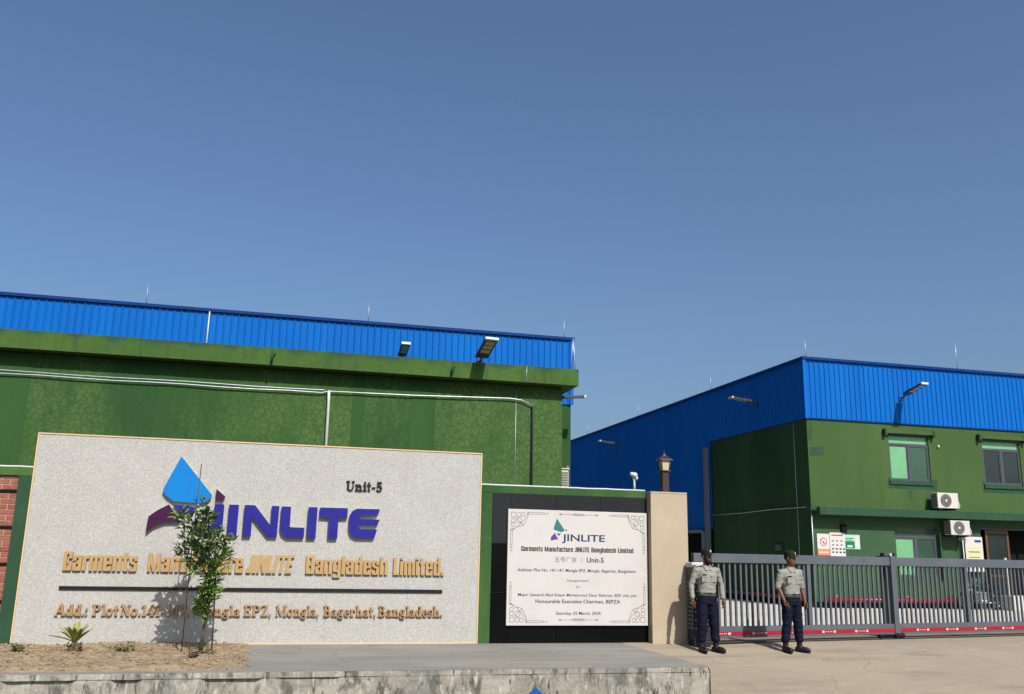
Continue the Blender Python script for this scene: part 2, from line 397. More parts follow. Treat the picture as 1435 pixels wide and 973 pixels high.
def link(name, data, parent=None, loc=(0, 0, 0)):
    o = bpy.data.objects.new(name, data); COL.objects.link(o); o.location = loc
    if parent is not None: o.parent = parent
    return o
def tag(o, label=None, cat=None, group=None, kind=None):
    if label: o['label'] = label
    if cat: o['category'] = cat
    if group: o['group'] = group
    if kind: o['kind'] = kind
    return o
def thing(name, loc, label, cat, group=None, rz=0):
    o = link(name, None, None, loc); o.empty_display_size = .2; o.rotation_euler.z = rz
    return tag(o, label, cat, group)
def wl_(o):
    v = Vector(o.location)
    while o.parent: o = o.parent; v += Vector(o.location)
    return v
def part(mb, name, mats, parent, local=False, **k):
    """mb in world coordinates (or local to parent)"""
    if not local:
        L = wl_(parent); mb.v = [(x-L.x, y-L.y, z-L.z) for x, y, z in mb.v]
    return tag(link(name, mb.mesh(name, mats), parent), **k)
def solo(mb, name, mats, label, cat, loc=None, group=None, kind=None):
    """one-mesh thing, origin at its base"""
    xs, ys, zs = zip(*mb.v)
    L = loc or ((min(xs)+max(xs))/2, (min(ys)+max(ys))/2, min(zs))
    mb.v = [(x-L[0], y-L[1], z-L[2]) for x, y, z in mb.v]
    return tag(link(name, mb.mesh(name, mats), None, L), label, cat, group, kind)
def copy_tree(o, parent=None):
    c = o.copy(); COL.objects.link(c); c.parent = parent
    for ch in list(o.children): copy_tree(ch, c)
    return c
def pieces(name, me, parent, locs):
    return [link(name, me, parent, l) for l in locs]

# ------------------------------------------------------------------ ground
def prof(y):      # height of road / ramp / yard along depth
    if y >= 16.7: return 0.0
    if y >= 16.3: return -0.12*(16.7-y)**2/0.8
    if y <= 12.4: return -0.48
    if y <= 12.8: return -0.48+.12*(y-12.4)**2/0.8
    return -0.12*(16.5-y)
def sheet(x0, x1, ys, dz, nx=1, f=prof):
    b = MB(); vs = []; fs = []
    for y in ys:
        for i in range(nx+1): vs.append((x0+(x1-x0)*i/nx, y, f(y)+dz))
    for j in range(len(ys)-1):
        for i in range(nx):
            a = j*(nx+1)+i; fs.append((a, a+1, a+nx+2, a+nx+1))
    return b.add(vs, fs, 0, True)
ramp = [12.4+4.3*i/24 for i in range(25)]
tag(link('ground', sheet(-600, 600, [-600, 12.0]+ramp+[900], -0.03).mesh('ground', 'dirt')), kind='structure')
tag(link('road', sheet(-120, 120, [-8, 0, 12.38], -0.004).mesh('road', 'road')), kind='structure')
tag(link('driveway', sheet(6.47, 60, ramp+[19.4], 0.004, 4).mesh('driveway', 'drive')), kind='structure')
tag(link('yard', sheet(9.0, 60, [19.41, 22, 24, 60], 0.002).mesh('yard', 'yard')), kind='structure')  # kept off unseen ground behind the sign wall, cutting bounce onto the soffit
# driveway concrete carries on behind the track, darker than the yard
tr = MB()
for (a, b_) in ((-.06, -.02), (.02, .06)): tr.box(0, 15, a, b_, .001, .014)
tr.box(0, 15, -.02, .02, .001, .006)
t = link('gate_track', tr.mesh('gate_track', 'gate_dark'), None, (7.9, 16.36, .004)); t.rotation_euler.z = math.atan(.17)
tag(t, "thin dark steel rail set in the concrete beneath the grey sliding gate", "gate track")

# raised pavement
pv = thing('raised_pavement', (0, 13.03, -.5), None, None)
pv['kind'] = 'structure'
part(MB().add([(-30, 13.06, -.001), (6.46, 13.06, -.001), (6.46, 16.9, -.001), (-30, 16.9, -.001)], [(0, 1, 2, 3)]), 'paving_top', 'conc', pv)
fb = MB()       # uneven front face
N = 260; Zs = [-.62, -.45, -.3, -.2, -.12, -.075, -.07, -.03, -.005, -.001]
vs = []; fs = []
for j, z in enumerate(Zs):
    for i in range(N+1):
        x = -14+(6.46+14)*i/N
        d = .012*noise.noise(Vector((x*3, z*5, 0)))+.008*noise.noise(Vector((x*11, z*13, 2)))
        y = 13.06+d
        if z >= -.07: y -= (.03 if x < 1 else .008) + (.02 if noise.noise(Vector((x*1.3, 5, 1))) > .0 else -.02)*(1 if x < .2 else .15)
        if j == len(Zs)-1: y += .02
        vs.append((x, y, z))
for j in range(len(Zs)-1):
    for i in range(N): a = j*(N+1)+i; fs.append((a, a+1, a+N+2, a+N+1))
fb.add(vs, fs, 0)
# top lip joining the face to the paving
part(fb, 'front_face', 'face', pv)
lip = MB(); o = []
vs = []; fs = []
for i in range(N+1):
    x = -14+(6.46+14)*i/N
    vs += [(x, fb.v[(len(Zs)-1)*(N+1)+i][1]+13.03, -.001), (x, 13.3, -.0005+.004*noise.noise(Vector((x*2, 0, 0))))]
for i in range(N): fs.append((2*i, 2*i+2, 2*i+3, 2*i+1))
lip.add(vs, fs, 0)
part(lip, 'edge_lip', 'conc', pv)
se = MB(); vs = []; fs = []
for j, z in enumerate((-.62, -.4, -.2, -.06, -.002)):
    for i in range(41):
        y = 13.03+(16.6-13.03)*i/40
        vs.append((6.46+.01*noise.noise(Vector((y*5, z*7, 3)))+(-.02 if j == 4 else 0), y, z))
for j in range(4):
    for i in range(40): a = j*41+i; fs.append((a, a+1, a+42, a+41))
part(se.add(vs, fs), 'end_face', 'face', pv)

# garden soil
sb = MB(); vs = []; fs = []; NX, NY = 420, 110
def soil_h(x, y):
    e = min(1, (y-13.26)/.25, (-.22-x+.10*noise.noise(Vector((y*2, 1, 1))))/.25)
    e = max(0, e)
    h = .02+.045*noise.noise(Vector((x*1.1, y*1.1, 0)))+.035*noise.noise(Vector((x*4, y*4, 3)))+.022*noise.noise(Vector((x*10, y*10, 5)))+.012*noise.noise(Vector((x*25, y*25, 9)))
    return max(.0, e)*(.022+max(-.015, h*.62))-.006*(1-e)
for j in range(NY+1):
    for i in range(NX+1):
        x = -9+8.9*i/NX; y = 13.22+3.46*j/NY
        vs.append((x, y, soil_h(x, y)))
for j in range(NY):
    for i in range(NX): a = j*(NX+1)+i; fs.append((a, a+1, a+NX+2, a+NX+1))
tag(link('soil', sb.add(vs, fs, 0, True).mesh('soil', 'soil')), kind='structure')
cr = MB()
for i in range(2600):
    x = random.uniform(-8, -.2); y = random.uniform(13.3, 16.6); r = random.choice((.006, .009, .012, .018, .026))*random.uniform(.7, 1.3)
    z = soil_h(x, y)+r*.3
    if x > -.3 and random.random() < .5: continue
    q = [(random.uniform(.6, 1.2)*r*a, random.uniform(.6, 1.2)*r*b, random.uniform(.5, 1)*r*c) for a, b, c in ((1, 0, 0), (-1, 0, 0), (0, 1, 0), (0, -1, 0), (0, 0, 1), (0, 0, -1))]
    cr.add([(x+a, y+b, z+c) for a, b, c in q], [(0, 2, 4), (2, 1, 4), (1, 3, 4), (3, 0, 4), (2, 0, 5), (1, 2, 5), (3, 1, 5), (0, 3, 5)])
tag(link('clods', cr.mesh('clods', 'stone')), "crumbs of dry earth and small stones strewn over the planting bed", "soil clods", kind='stuff')

# ------------------------------------------------------------------ text helpers
def text_mesh(s, offset=0.0, ext=0.0, shear=0.0, res=3):
    c = bpy.data.curves.new('t', 'FONT'); c.body = s; c.size = 1; c.offset = offset; c.resolution_u = res; c.extrude = ext; c.shear = shear
    o = bpy.data.objects.new('t', c); COL.objects.link(o)
    dg = bpy.context.evaluated_depsgraph_get(); dg.update()
    me = bpy.data.meshes.new_from_object(o.evaluated_get(dg), depsgraph=dg)
    bpy.data.objects.remove(o); bpy.data.curves.remove(c)
    return me
def split_letters(me):
    """loose islands grouped by overlap along x -> list of (verts, faces)"""
    n = len(me.vertices); par = list(range(n))
    def fd(a):
        while par[a] != a: par[a] = par[par[a]]; a = par[a]
        return a
    for e in me.edges:
        a, b = fd(e.vertices[0]), fd(e.vertices[1])
        if a != b: par[a] = b
    grp = {}
    for i in range(n): grp.setdefault(fd(i), []).append(i)
    isl = []
    for g in grp.values():
        xs = [me.vertices[i].co.x for i in g]; isl.append([min(xs), max(xs), g])
    isl.sort(key=lambda q: q[0])
    out = []
    for a, b, g in isl:
        if out and a < out[-1][1]-.25*min(b-a, out[-1][1]-out[-1][0]) - 1e-4: out[-1][1] = max(out[-1][1], b); out[-1][2] += g
        else: out.append([a, b, list(g)])
    res = []
    for a, b, g in out:
        mp = {i: k for k, i in enumerate(g)}
        res.append(([me.vertices[i].co.copy() for i in g], [[mp[i] for i in p.vertices] for p in me.polygons if p.vertices[0] in mp]))
    return res
def caph(me_s, off):
    return .0
CAP = None
def cap_height(off):
    me = text_mesh('H', off); h = max(v.co.y for v in me.vertices)-min(v.co.y for v in me.vertices); z = min(v.co.y for v in me.vertices)
    bpy.data.meshes.remove(me); return h, z
def raised_word(s, x0, x1, zb, cap, yf, depth, off, mats, parent, shear=0):
    me = text_mesh(s, off, .5, shear)
    ch, zo = cap_height(off)
    xs = [v.co.x for v in me.vertices]; a, b = min(xs), max(xs)
    sx = (x1-x0)/(b-a); sz = cap/ch
    for vs, fs in split_letters(me):
        mb = MB()
        pts = [(x0+(v.x-a)*sx, yf+depth*(.5-v.z), zb+(v.y-zo)*sz) for v in vs]
        mb.add(pts, fs)
        for i, f in enumerate(fs):
            mb.m[i] = 0 if all(abs(vs[k].z-.5) < 1e-3 for k in f) else 1
        part(mb, 'letter', mats, parent)
    bpy.data.meshes.remove(me)
def flat_word(mb, s, x0, x1, zb, zt, y, off=0.0, mi=0, full=False):
    me = text_mesh(s, off, 0, 0, 2)
    xs = [v.co.x for v in me.vertices]; a, b = min(xs), max(xs)
    if full:
        ys_ = [v.co.y for v in me.vertices]; zo = min(ys_); ch = max(ys_)-zo
    else: ch, zo = cap_height(off)
    sx = (x1-x0)/(b-a); sz = (zt-zb)/ch
    mb.add([(x0+(v.co.x-a)*sx, y, zb+(v.co.y-zo)*sz) for v in me.vertices], [tuple(p.vertices) for p in me.polygons], mi)
    bpy.data.meshes.remove(me)

# slab-serif letter shapes: lists of outline polygons in a unit where cap height = 1
S_ = .19; T_ = .085; F_ = .09      # stem, thin stroke, slab thickness
def rc(x0, z0, x1, z1): return [(x0, z0), (x1, z0), (x1, z1), (x0, z1)]
def arc(cx, cz, rx, rz, wx, wz, a0, a1, n=14):
    o = []; i_ = []
    for k in range(n+1):
        t = R_(a0+(a1-a0)*k/n)
        o.append((cx+rx*cos(t), cz+rz*sin(t))); i_.append((cx+(rx-wx)*cos(t), cz+(rz-wz)*sin(t)))
    return [[o[k], o[k+1], i_[k+1], i_[k]] for k in range(n)]
def stem(x, z0=0, z1=1, top=True, bot=True, ex=.09, w=S_):
    g = [rc(x, z0, x+w, z1)]
    if bot: g.append(rc(x-ex, z0, x+w+ex, z0+F_))
    if top: g.append(rc(x-ex, z1-F_, x+w+ex, z1))
    return g
def dg(x0, z0, x1, z1, w): return [[(x0, z0), (x0+w, z0), (x1+w, z1), (x1, z1)]]
XH = .66
def bowl(x, w, dirn=0): return arc(x+w/2, XH/2, w/2, XH/2+.01, S_*.95, T_, 0, 360, 22)
def GL():
    G = {}
    G['A'] = (dg(.06, 0, .40, 1, T_)+dg(.66, 0, .38, 1, S_+.03)+[rc(.2, .3, .7, .3+T_)]+[rc(-.02, 0, .24, F_)]+[rc(.56, 0, .94, F_)], .95)
    G['d'] = (bowl(0, .52)+stem(.40, 0, 1, False, False)+[rc(.3, 1-F_, .45, 1), rc(.5, 0, .66, F_)], .70)
    G['.'] = ([rc(.03, 0, .21, .18)], .27)
    G[':'] = ([rc(.03, 0, .21, .18), rc(.03, .46, .21, .64)], .30)
    G[','] = ([rc(.03, 0, .21, .18), [(.10, .01), (.21, .01), (.10, -.2), (.04, -.17)]], .30)
    G['P'] = (stem(.09)+arc(.36, .72, .36, .28, S_, T_, -90, 90)+[rc(.2, 1-T_, .37, 1), rc(.2, .44, .37, .44+T_)], .80)
    G['l'] = (stem(.10, 0, 1, False)+[rc(.0, 1-F_, .15, 1)], .37)
    G['o'] = (bowl(0, .60), .66)
    G['t'] = ([rc(.10, .08, .27, .9), rc(0, XH-F_, .40, XH)]+arc(.26, .15, .16, .15, .08, .09, 180, 300, 6), .46)
    G['N'] = (stem(.10, 0, 1, False, True, .09, T_)+stem(.68, 0, 1, True, False, .09, T_)+dg(.56, 0, .08, 1, .22)+[rc(0, 1-F_, .2, 1)], .90)
    G['1'] = (stem(.16, 0, 1, False)+[[(.0, .78), (.0, .86), (.2, 1), (.2, .86)]], .50)
    G['4'] = ([rc(.36, 0, .36+S_, 1), rc(0, .22, .66, .22+T_*1.2), rc(.26, 0, .64, F_)]+[[(0, .26), (.11, .26), (.45, 1), (.36, 1)]], .72)
    G['-'] = ([rc(.02, .30, .36, .42)], .44)
    G['7'] = ([rc(0, 1-S_, .60, 1), rc(0, .74, .08, 1)]+dg(.14, 0, .46, .9, S_), .66)
    G['M'] = (stem(.09, 0, 1, False, True, .08, T_)+stem(.84, 0, 1, True, True, .08, S_)+dg(.46, .08, .07, 1, S_+.02)+dg(.47, .08, .86, 1, T_)+[rc(0, 1-F_, .2, 1)], 1.16)
    n_ = stem(.08, 0, XH, False)+[rc(0, XH-F_, .12, XH)]+arc(.37, XH-.26, .24, .27, S_, .13, 0, 180, 8)+[rc(.44, 0, .61, XH-.26), rc(.36, 0, .70, F_)]
    G['n'] = (n_, .74)
    G['h'] = (stem(.08, 0, 1, False)+[rc(0, 1-F_, .12, 1)]+n_[3:], .74)
    G['g'] = (arc(.25, .43, .25, .24, S_*.9, T_, 0, 360, 18)+arc(.28, -.02, .29, .19, S_*.7, T_, 0, 360, 18)+[rc(.36, .58, .58, .66)], .64)
    G['a'] = (arc(.24, .19, .24, .20, S_*.9, T_, 0, 360, 16)+[rc(.34, .05, .34+S_, .5), rc(.4, 0, .60, F_)]+arc(.27, .46, .24, .21, S_*.9, T_, 10, 165, 9), .64)
    G['E'] = (stem(.09)+[rc(.09, 0, .68, F_), rc(.09, 1-F_, .66, 1), rc(.2, .46, .50, .54), rc(.60, 0, .68, .28), rc(.58, .74, .66, 1), rc(.43, .36, .50, .64)], .76)
    G['Z'] = ([rc(0, 1-F_, .62, 1), rc(0, 0, .64, F_), rc(0, .74, .08, 1), rc(.56, 0, .64, .26)]+dg(.0, .05, .42, .95, .20), .72)
    G['B'] = (stem(.09)+arc(.34, .75, .30, .25, S_, T_, -90, 90)+arc(.36, .27, .36, .27, S_, T_, -90, 90)+[rc(.2, 1-T_, .36, 1), rc(.2, 0, .37, T_), rc(.2, .46, .37, .46+T_)], .80)
    G['e'] = (arc(.28, XH/2, .28, XH/2+.01, S_, T_, 0, 320, 20)+[rc(.1, .30, .56, .30+T_)], .62)
    G['r'] = (stem(.08, 0, XH, False)+[rc(0, XH-F_, .12, XH)]+arc(.36, XH-.2, .20, .21, .1, .12, 30, 180, 7)+arc(.47, XH-.12, .085, .085, .08, .08, 0, 360, 8), .58)
    G['s'] = (arc(.22, .48, .22, .19, .12, .09, 20, 260, 9)+arc(.24, .19, .22, .20, .13, .09, -160, 80, 9)+[rc(.0, .02, .06, .2), rc(.38, .46, .44, .64)], .52)
    G['i'] = (stem(.10, 0, XH, False)+[rc(.02, XH-F_, .14, XH), rc(.10, .80, .28, .97)], .38)
    G['U'] = ([rc(.09, .25, .09+S_, 1), rc(.62, .25, .62+T_, 1), rc(0, 1-F_, .35, 1), rc(.53, 1-F_, .80, 1)]+arc(.398, .28, .308, .29, S_*.8, T_*1.2, 180, 360, 12), .86)
    G['5'] = ([rc(.08, 1-S_*.8, .52, 1), rc(.08, .5, .16, 1)]+arc(.26, .31, .30, .32, S_, T_, -150, 140, 16), .64)
    return G
GLY = GL()
def slab_word(s, x0, x1, zb, cap, yf, depth, mats, parent):
    adv = [GLY[c][1]+.0 for c in s]; xs = []; x = 0
    for a in adv: xs.append(x); x += a
    w = x-.05
    sx = (x1-x0)/w
    for c, xo in zip(s, xs):
        mb = MB()
        for k, poly in enumerate(GLY[c][0]):
            e = .0004*k
            mb.prism([(x0+(xo+px)*sx, zb+pz*cap) for px, pz in poly], yf-e, yf+depth, 0, 1)
        part(mb, 'letter', mats, parent)


# heavy condensed sans shapes, cap height 1
def HV():
    X = .80
    R4 = lambda *q: [rc(*t) for t in q]
    def cut(x0, z0, x1, z1, c='', k=.07):
        """rectangle with chosen corners cut: a=bottom-left b=bottom-right c=top-right d=top-left"""
        p = []
        p += [(x0, z0+k), (x0+k*.8, z0)] if 'a' in c else [(x0, z0)]
        p += [(x1-k*.8, z0), (x1, z0+k)] if 'b' in c else [(x1, z0)]
        p += [(x1, z1-k), (x1-k*.8, z1)] if 'c' in c else [(x1, z1)]
        p += [(x0+k*.8, z1), (x0, z1-k)] if 'd' in c else [(x0, z1)]
        return p
    def bowlL(h, w=.58, s=.23, t=.13): return [cut(0, 0, s, h, 'ad'), rc(s-.02, h-t, w-.05, h), rc(s-.02, 0, w-.05, t)]
    H = {}
    H['G'] = (bowlL(1)+[cut(.36, .64, .60, 1, 'c'), cut(.36, 0, .60, .50, 'b'), rc(.30, .40, .58, .50)], .62)
    H['a'] = ([cut(0, .52, .22, X, 'd'), rc(.2, X-.13, .4, X), cut(.35, 0, .58, X, 'c'), cut(0, 0, .22, .45, 'ad'), rc(.18, .36, .4, .46), rc(.18, 0, .38, .11)], .60)
    H['r'] = ([rc(0, 0, .24, X), rc(.2, X-.17, .42, X)], .43)
    H['m'] = ([rc(0, 0, .23, X), cut(.33, 0, .56, X, 'c', .05), cut(.66, 0, .89, X, 'c'), rc(.2, X-.13, .36, X), rc(.5, X-.13, .7, X)], .92)
    H['n'] = ([rc(0, 0, .23, X), cut(.35, 0, .58, X, 'c'), rc(.2, X-.13, .38, X)], .61)
    H['e'] = (bowlL(X)+[cut(.36, .36, .58, X, 'c'), rc(.2, .36, .4, .46), cut(.36, 0, .58, .27, 'b')], .60)
    H['t'] = ([rc(.08, .05, .31, .97), rc(0, X-.14, .41, X), cut(.10, 0, .41, .14, 'a')], .44)
    H['s'] = ([cut(0, .42, .22, X, 'ad'), rc(.2, X-.13, .36, X), cut(.33, .55, .55, X, 'c'), rc(.14, .36, .40, .50), cut(.33, 0, .55, .44, 'bc'), rc(.2, 0, .36, .12), cut(0, 0, .22, .25, 'a')], .58)
    H['M'] = ([rc(0, 0, .20, 1), rc(.66, 0, .86, 1), [(0, 1), (.36, .0), (.50, .0), (.24, 1)], [(.62, 1), (.37, .0), (.50, .0), (.86, 1)]], .90)
    H['u'] = ([cut(0, 0, .23, X, 'a'), cut(.35, 0, .58, X, ''), rc(.2, 0, .38, .13)], .61)
    H['f'] = ([cut(.08, 0, .31, 1, 'd'), rc(0, X-.14, .41, X), rc(.28, .87, .42, 1)], .43)
    H['c'] = (bowlL(X)+[cut(.36, .50, .57, X, 'c'), cut(.36, 0, .57, .29, 'b')], .59)
    H['J'] = ([cut(.18, 0, .42, 1, 'b'), cut(0, 0, .2, .14, 'a'), rc(0, .1, .12, .24)], .46)
    H['I'] = ([rc(0, 0, .25, 1)], .29)
    H['N'] = ([rc(0, 0, .20, 1), rc(.42, 0, .62, 1), [(.0, 1), (.42, 0), (.62, 0), (.22, 1)]], .66)
    H['L'] = ([rc(0, 0, .25, 1), rc(.23, 0, .48, .15)], .50)
    H['T'] = ([rc(0, .85, .58, 1), rc(.17, 0, .41, .86)], .59)
    H['E'] = ([rc(0, 0, .25, 1), rc(.23, .86, .50, 1), rc(.23, .44, .46, .57), rc(.23, 0, .51, .14)], .53)
    H['B'] = ([rc(0, 0, .25, 1), rc(.23, .87, .42, 1), rc(.23, .45, .42, .56), rc(.23, 0, .42, .13), cut(.38, .51, .61, 1, 'bc'), cut(.39, 0, .63, .53, 'bc')], .65)
    H['g'] = ([cut(0, .12, .22, X, 'ad'), rc(.2, X-.13, .4, X), cut(.35, -.2, .58, X, 'b'), rc(.2, .12, .4, .24), rc(.2, -.2, .4, -.09), cut(0, -.2, .22, .02, 'a')], .60)
    H['l'] = ([rc(0, 0, .24, 1)], .28)
    H['i'] = ([rc(0, 0, .24, X), rc(0, .87, .24, 1)], .28)
    H['d'] = ([cut(0, 0, .23, X, 'ad'), rc(.2, X-.13, .4, X), rc(.2, 0, .4, .13), rc(.35, 0, .58, 1)], .61)
    H['h'] = ([rc(0, 0, .23, 1), cut(.35, 0, .58, X, 'c'), rc(.2, X-.13, .38, X)], .61)
    H['.'] = ([rc(0, 0, .23, .2)], .25)
    H[' '] = ([], .34)
    return H
HEAVY = HV()
def heavy_word(s, x0, x1, zb, cap, yf, depth, mats, parent, shear=0, flat=None, gap=.045):
    xs = []; x = 0
    for c in s: xs.append(x); x += HEAVY[c][1]+gap
    sx = (x1-x0)/(x-gap-.03)
    for c, xo in zip(s, xs):
        mb = MB() if flat is None else flat
        for k, poly in enumerate(HEAVY[c][0]):
            e = .0004*k
            pts = [(x0+(xo+px)*sx+shear*pz*cap, zb+pz*cap) for px, pz in poly]
            if flat is None: mb.prism(pts, yf-e, yf+depth, 0, 1)
            else: mb.add([(a, yf-e*.3, b) for a, b in pts], [tuple(range(len(pts)))])
        if flat is None and HEAVY[c][0]: part(mb, 'letter', mats, parent)

# ------------------------------------------------------------------ SIGN BOARD
sg = thing('sign_board', (-.14, 16.82, 0), "big speckled pale stone sign board with blue drop emblem and raised gold lettering", "sign")
SX0, SX1, SZ1, SY = -3.965, 3.700, 3.43, 16.695
part(MB().box(SX0+.01, SX1-.01, SY+.03, SY+.26, 0, SZ1-.01), 'core', 'granite', sg)
jx = [SX0+.021, -3.265, -1.90, -.47, .97, 2.40, SX1-.021]
for a, b in zip(jx, jx[1:]):
    part(MB().bbox(a+.0006, b-.0006, SY, SY+.035, .02, SZ1-.02, .0008), 'stone_panel', 'granite', sg)
w = .021
for nm, bx in (('edge_trim', (SX0, SX1, SZ1-w, SZ1)), ('edge_trim', (SX0, SX1, 0, w))):
    part(MB().box(bx[0], bx[1], SY-.012, SY+.262, bx[2], bx[3]), nm, 'gold_trim', sg)
for a in (SX0-.001, SX1-w+.001):
    part(MB().box(a, a+w, SY-.010, SY+.26, w, SZ1-w), 'edge_trim', 'gold_trim', sg)
LOGO = {
 'drop':[(-1.646, 3.125), (-1.375, 2.813), (-1.087, 2.485), (-1.092, 2.438), (-1.147, 2.367), (-1.301, 2.334), (-1.707, 2.355), (-1.835, 2.444), (-1.893, 2.529), (-1.866, 2.614), (-1.757, 2.87)],
 'wing':[(-1.77, 2.3), (-1.69, 2.185), (-1.57, 2.012), (-1.805, 2.0), (-1.974, 1.925), (-2.092, 1.815), (-2.091, 1.974), (-2.079, 2.09), (-1.943, 2.199)],
 'mid':[(-1.701, 2.293), (-1.331, 2.267), (-1.355, 2.204), (-1.405, 2.162), (-1.493, 2.144), (-1.586, 2.179), (-1.644, 2.227)],
 'dia':[(-1.02, 2.589), (-0.863, 2.462), (-0.892, 2.382), (-1.018, 2.384)],
 'J':[(-1.027, 2.324), (-0.866, 2.329), (-0.868, 1.96), (-0.91, 1.856), (-1.012, 1.807), (-1.223, 1.811), (-1.312, 1.871), (-1.308, 2.019), (-1.236, 2.021), (-1.201, 1.967), (-1.071, 1.964), (-1.023, 2.002)],
 'I':[(-0.784, 2.328), (-0.624, 2.328), (-0.624, 1.797), (-0.784, 1.797)],
 'N':[(-0.525, 2.330), (-0.353, 2.33), (-0.066, 1.99), (-0.066, 2.329), (0.06, 2.327), (0.052, 1.795), (-0.1, 1.795), (-0.385, 2.124), (-0.385, 1.797), (-0.525, 1.797)],
 'L':[(0.098, 2.325), (0.260, 2.324), (0.262, 1.970), (0.514, 1.967), (0.514, 1.79), (0.218, 1.789), (0.136, 1.844), (0.098, 1.938)],
 'I2':[(0.565, 2.327), (0.718, 2.329), (0.716, 1.787), (0.561, 1.787)],
 'T':[(0.764, 2.326), (1.250, 2.329), (1.248, 2.154), (1.094, 2.15), (1.092, 1.79), (0.93, 1.790), (0.93, 2.151), (0.763, 2.153)],
 'E':[(1.416, 2.326), (1.830, 2.327), (1.776, 2.214), (1.488, 2.200), (1.460, 2.141), (1.829, 2.144), (1.782, 2.039), (1.450, 2.035), (1.472, 1.966), (1.789, 1.968), (1.747, 1.814), (1.428, 1.811), (1.328, 1.860), (1.286, 1.968), (1.284, 2.194), (1.337, 2.286)]}
def tri_prism(poly, yf, yb):
    """concave-safe extruded outline"""
    from mathutils.geometry import tessellate_polygon
    n = len(poly)
    a = sum(poly[i][0]*poly[(i+1) % n][1]-poly[(i+1) % n][0]*poly[i][1] for i in range(n))
    if a < 0: poly = poly[::-1]
    mb = MB()
    tr_ = tessellate_polygon([[Vector((x, z, 0)) for x, z in poly]])
    def orient(t):
        a_, b_, c_ = [poly[i] for i in t]
        return t if (b_[0]-a_[0])*(c_[1]-a_[1])-(c_[0]-a_[0])*(b_[1]-a_[1]) > 0 else t[::-1]
    tr_ = [orient(tuple(t)) for t in tr_]
    mb.add([(x, yf, z) for x, z in poly]+[(x, yb, z) for x, z in poly], tr_, 0)
    for i in range(n):
        j = (i+1) % n; mb.f.append((i, n+i, n+j, j)); mb.m.append(1); mb.smooth.append(False)
    return mb
def rounded(poly, r=.018):
    out = []; n = len(poly)
    for i in range(n):
        p = Vector(poly[i]); a = Vector(poly[i-1])-p; b = Vector(poly[(i+1) % n])-p
        k = min(r, a.length*.3, b.length*.3)
        out += [tuple(p+a.normalized()*k), tuple(p+a.normalized()*k*.25+b.normalized()*k*.25), tuple(p+b.normalized()*k)]
    return out
for k, pl in LOGO.items():
    nm = 'emblem_drop' if k == 'drop' else 'emblem_wing' if k in ('wing', 'mid', 'dia') else 'logo_letter'
    mt = 'em_blue' if k == 'drop' else 'em_purple' if k in ('wing', 'dia') else 'em_indigo'
    part(tri_prism(rounded(pl, .02 if k in 'JLE' else .008), SY-.075, SY-.001), nm, [mt, 'em_side'], sg)
for s, a, b in (('Garments', -3.322, -2.18), ('Manufacture', -2.012, -.47), ('JINLITE', -.423, .391), ('Bangladesh', .585, 2.016), ('Limited.', 2.118, 3.036)):
    heavy_word(s, a, b-(.05 if s == 'JINLITE' else 0), 1.180, .305, SY-.045, .044, ['letter_gold', 'letter_side'], sg, .16 if s == 'JINLITE' else 0)
part(MB().bbox(-3.342, 3.021, SY-.03, SY-.001, .877, .932, .003), 'dividing_bar', 'black', sg)
for s, a, b in (('Add.:', -3.354, -2.861), ('Plot', -2.796, -2.392), ('No.141-147,', -2.359, -1.275), ('Mongla', -1.205, -.457), ('EPZ,', -.399, .061), ('Mongla,', .132, .865), ('Bagerhat,', .938, 1.852), ('Bangladesh.', 1.89, 3.037)):
    slab_word(s, a, b, .464, .178, SY-.04, .039, ['letter_bronze', 'letter_side'], sg)
slab_word('Unit-5', 1.2, 1.852, 2.648, .170, SY-.035, .034, ['letter_navy', 'letter_navy'], sg)

# ------------------------------------------------------------------ BOUNDARY WALL
bw = thing('boundary_wall', (0, 16.9, 0), "low green painted boundary wall with brick and black tiled panels behind the sign board", "wall")
part(MB().box(-9, 7.24, 16.80, 17.02, 0, 2.80), 'wall_core', 'green', bw)
part(MB().box(-9, 7.0, 16.71, 17.05, 2.705, 2.835), 'top_beam', 'green', bw)
part(MB().box(3.66, 3.925, 16.715, 16.80, 0, 2.703), 'pilaster', 'green', bw)
part(MB().box(-4.175, -3.93, 16.715, 16.80, 0, 2.703), 'pilaster', 'green_dark', bw)
cp = MB()
xs_ = [-9+16*i/80 for i in range(81)]
cp.tube([(x, 16.74+.01*noise.noise(Vector((x*2, 0, 0))), 2.85+.008*noise.noise(Vector((x*3, 4, 0)))) for x in xs_], .018, 6)
part(cp, 'coping_pipe', 'white', bw)
# bricks (visible strip at the far left of the frame, real courses)
bk = MB().bbox(-.115, .115, 0, .07, -.0385, .0385, .006).mesh('brick', 'brick')
cnt = 0; z = .02; row = 0
while z < 2.66 and cnt < 290:
    if row in (7, 13, 19, 25):
        z += .05     # deep joint between lifts
    off = 0 if row % 2 else .123
    x = -4.30-off
    while x > -6.0:
        o = link('brick', bk, bw, (x, 16.755-16.9+random.uniform(-.004, .004), z+.035)); o.rotation_euler.y = random.uniform(-.01, .01); cnt += 1
        x -= .245
    if row % 2:
        pass
    else:
        pass
    z += .090; row += 1
hb = MB().bbox(-.055, .055, 0, .07, -.0385, .0385, .006).mesh('brick', 'brick')
z = .02
for row in range(29):
    if row in (7, 13, 19, 25): z += .05
    if not row % 2 and z < 2.66: link('brick', hb, bw, (-4.24, 16.755-16.9, z+.035))
    z += .090
for z_ in (.636, 1.226, 1.816, 2.406): part(MB().box(-6.1, -4.18, 16.7595, 16.7635, z_, z_+.058), 'joint_shade', 'inside', bw)  # shade of the deep joints painted as dark strips over the mortar
part(MB().box(-6.1, -4.176, 16.764, 16.80, 0, 2.703), 'mortar_bed', 'mortar', bw)
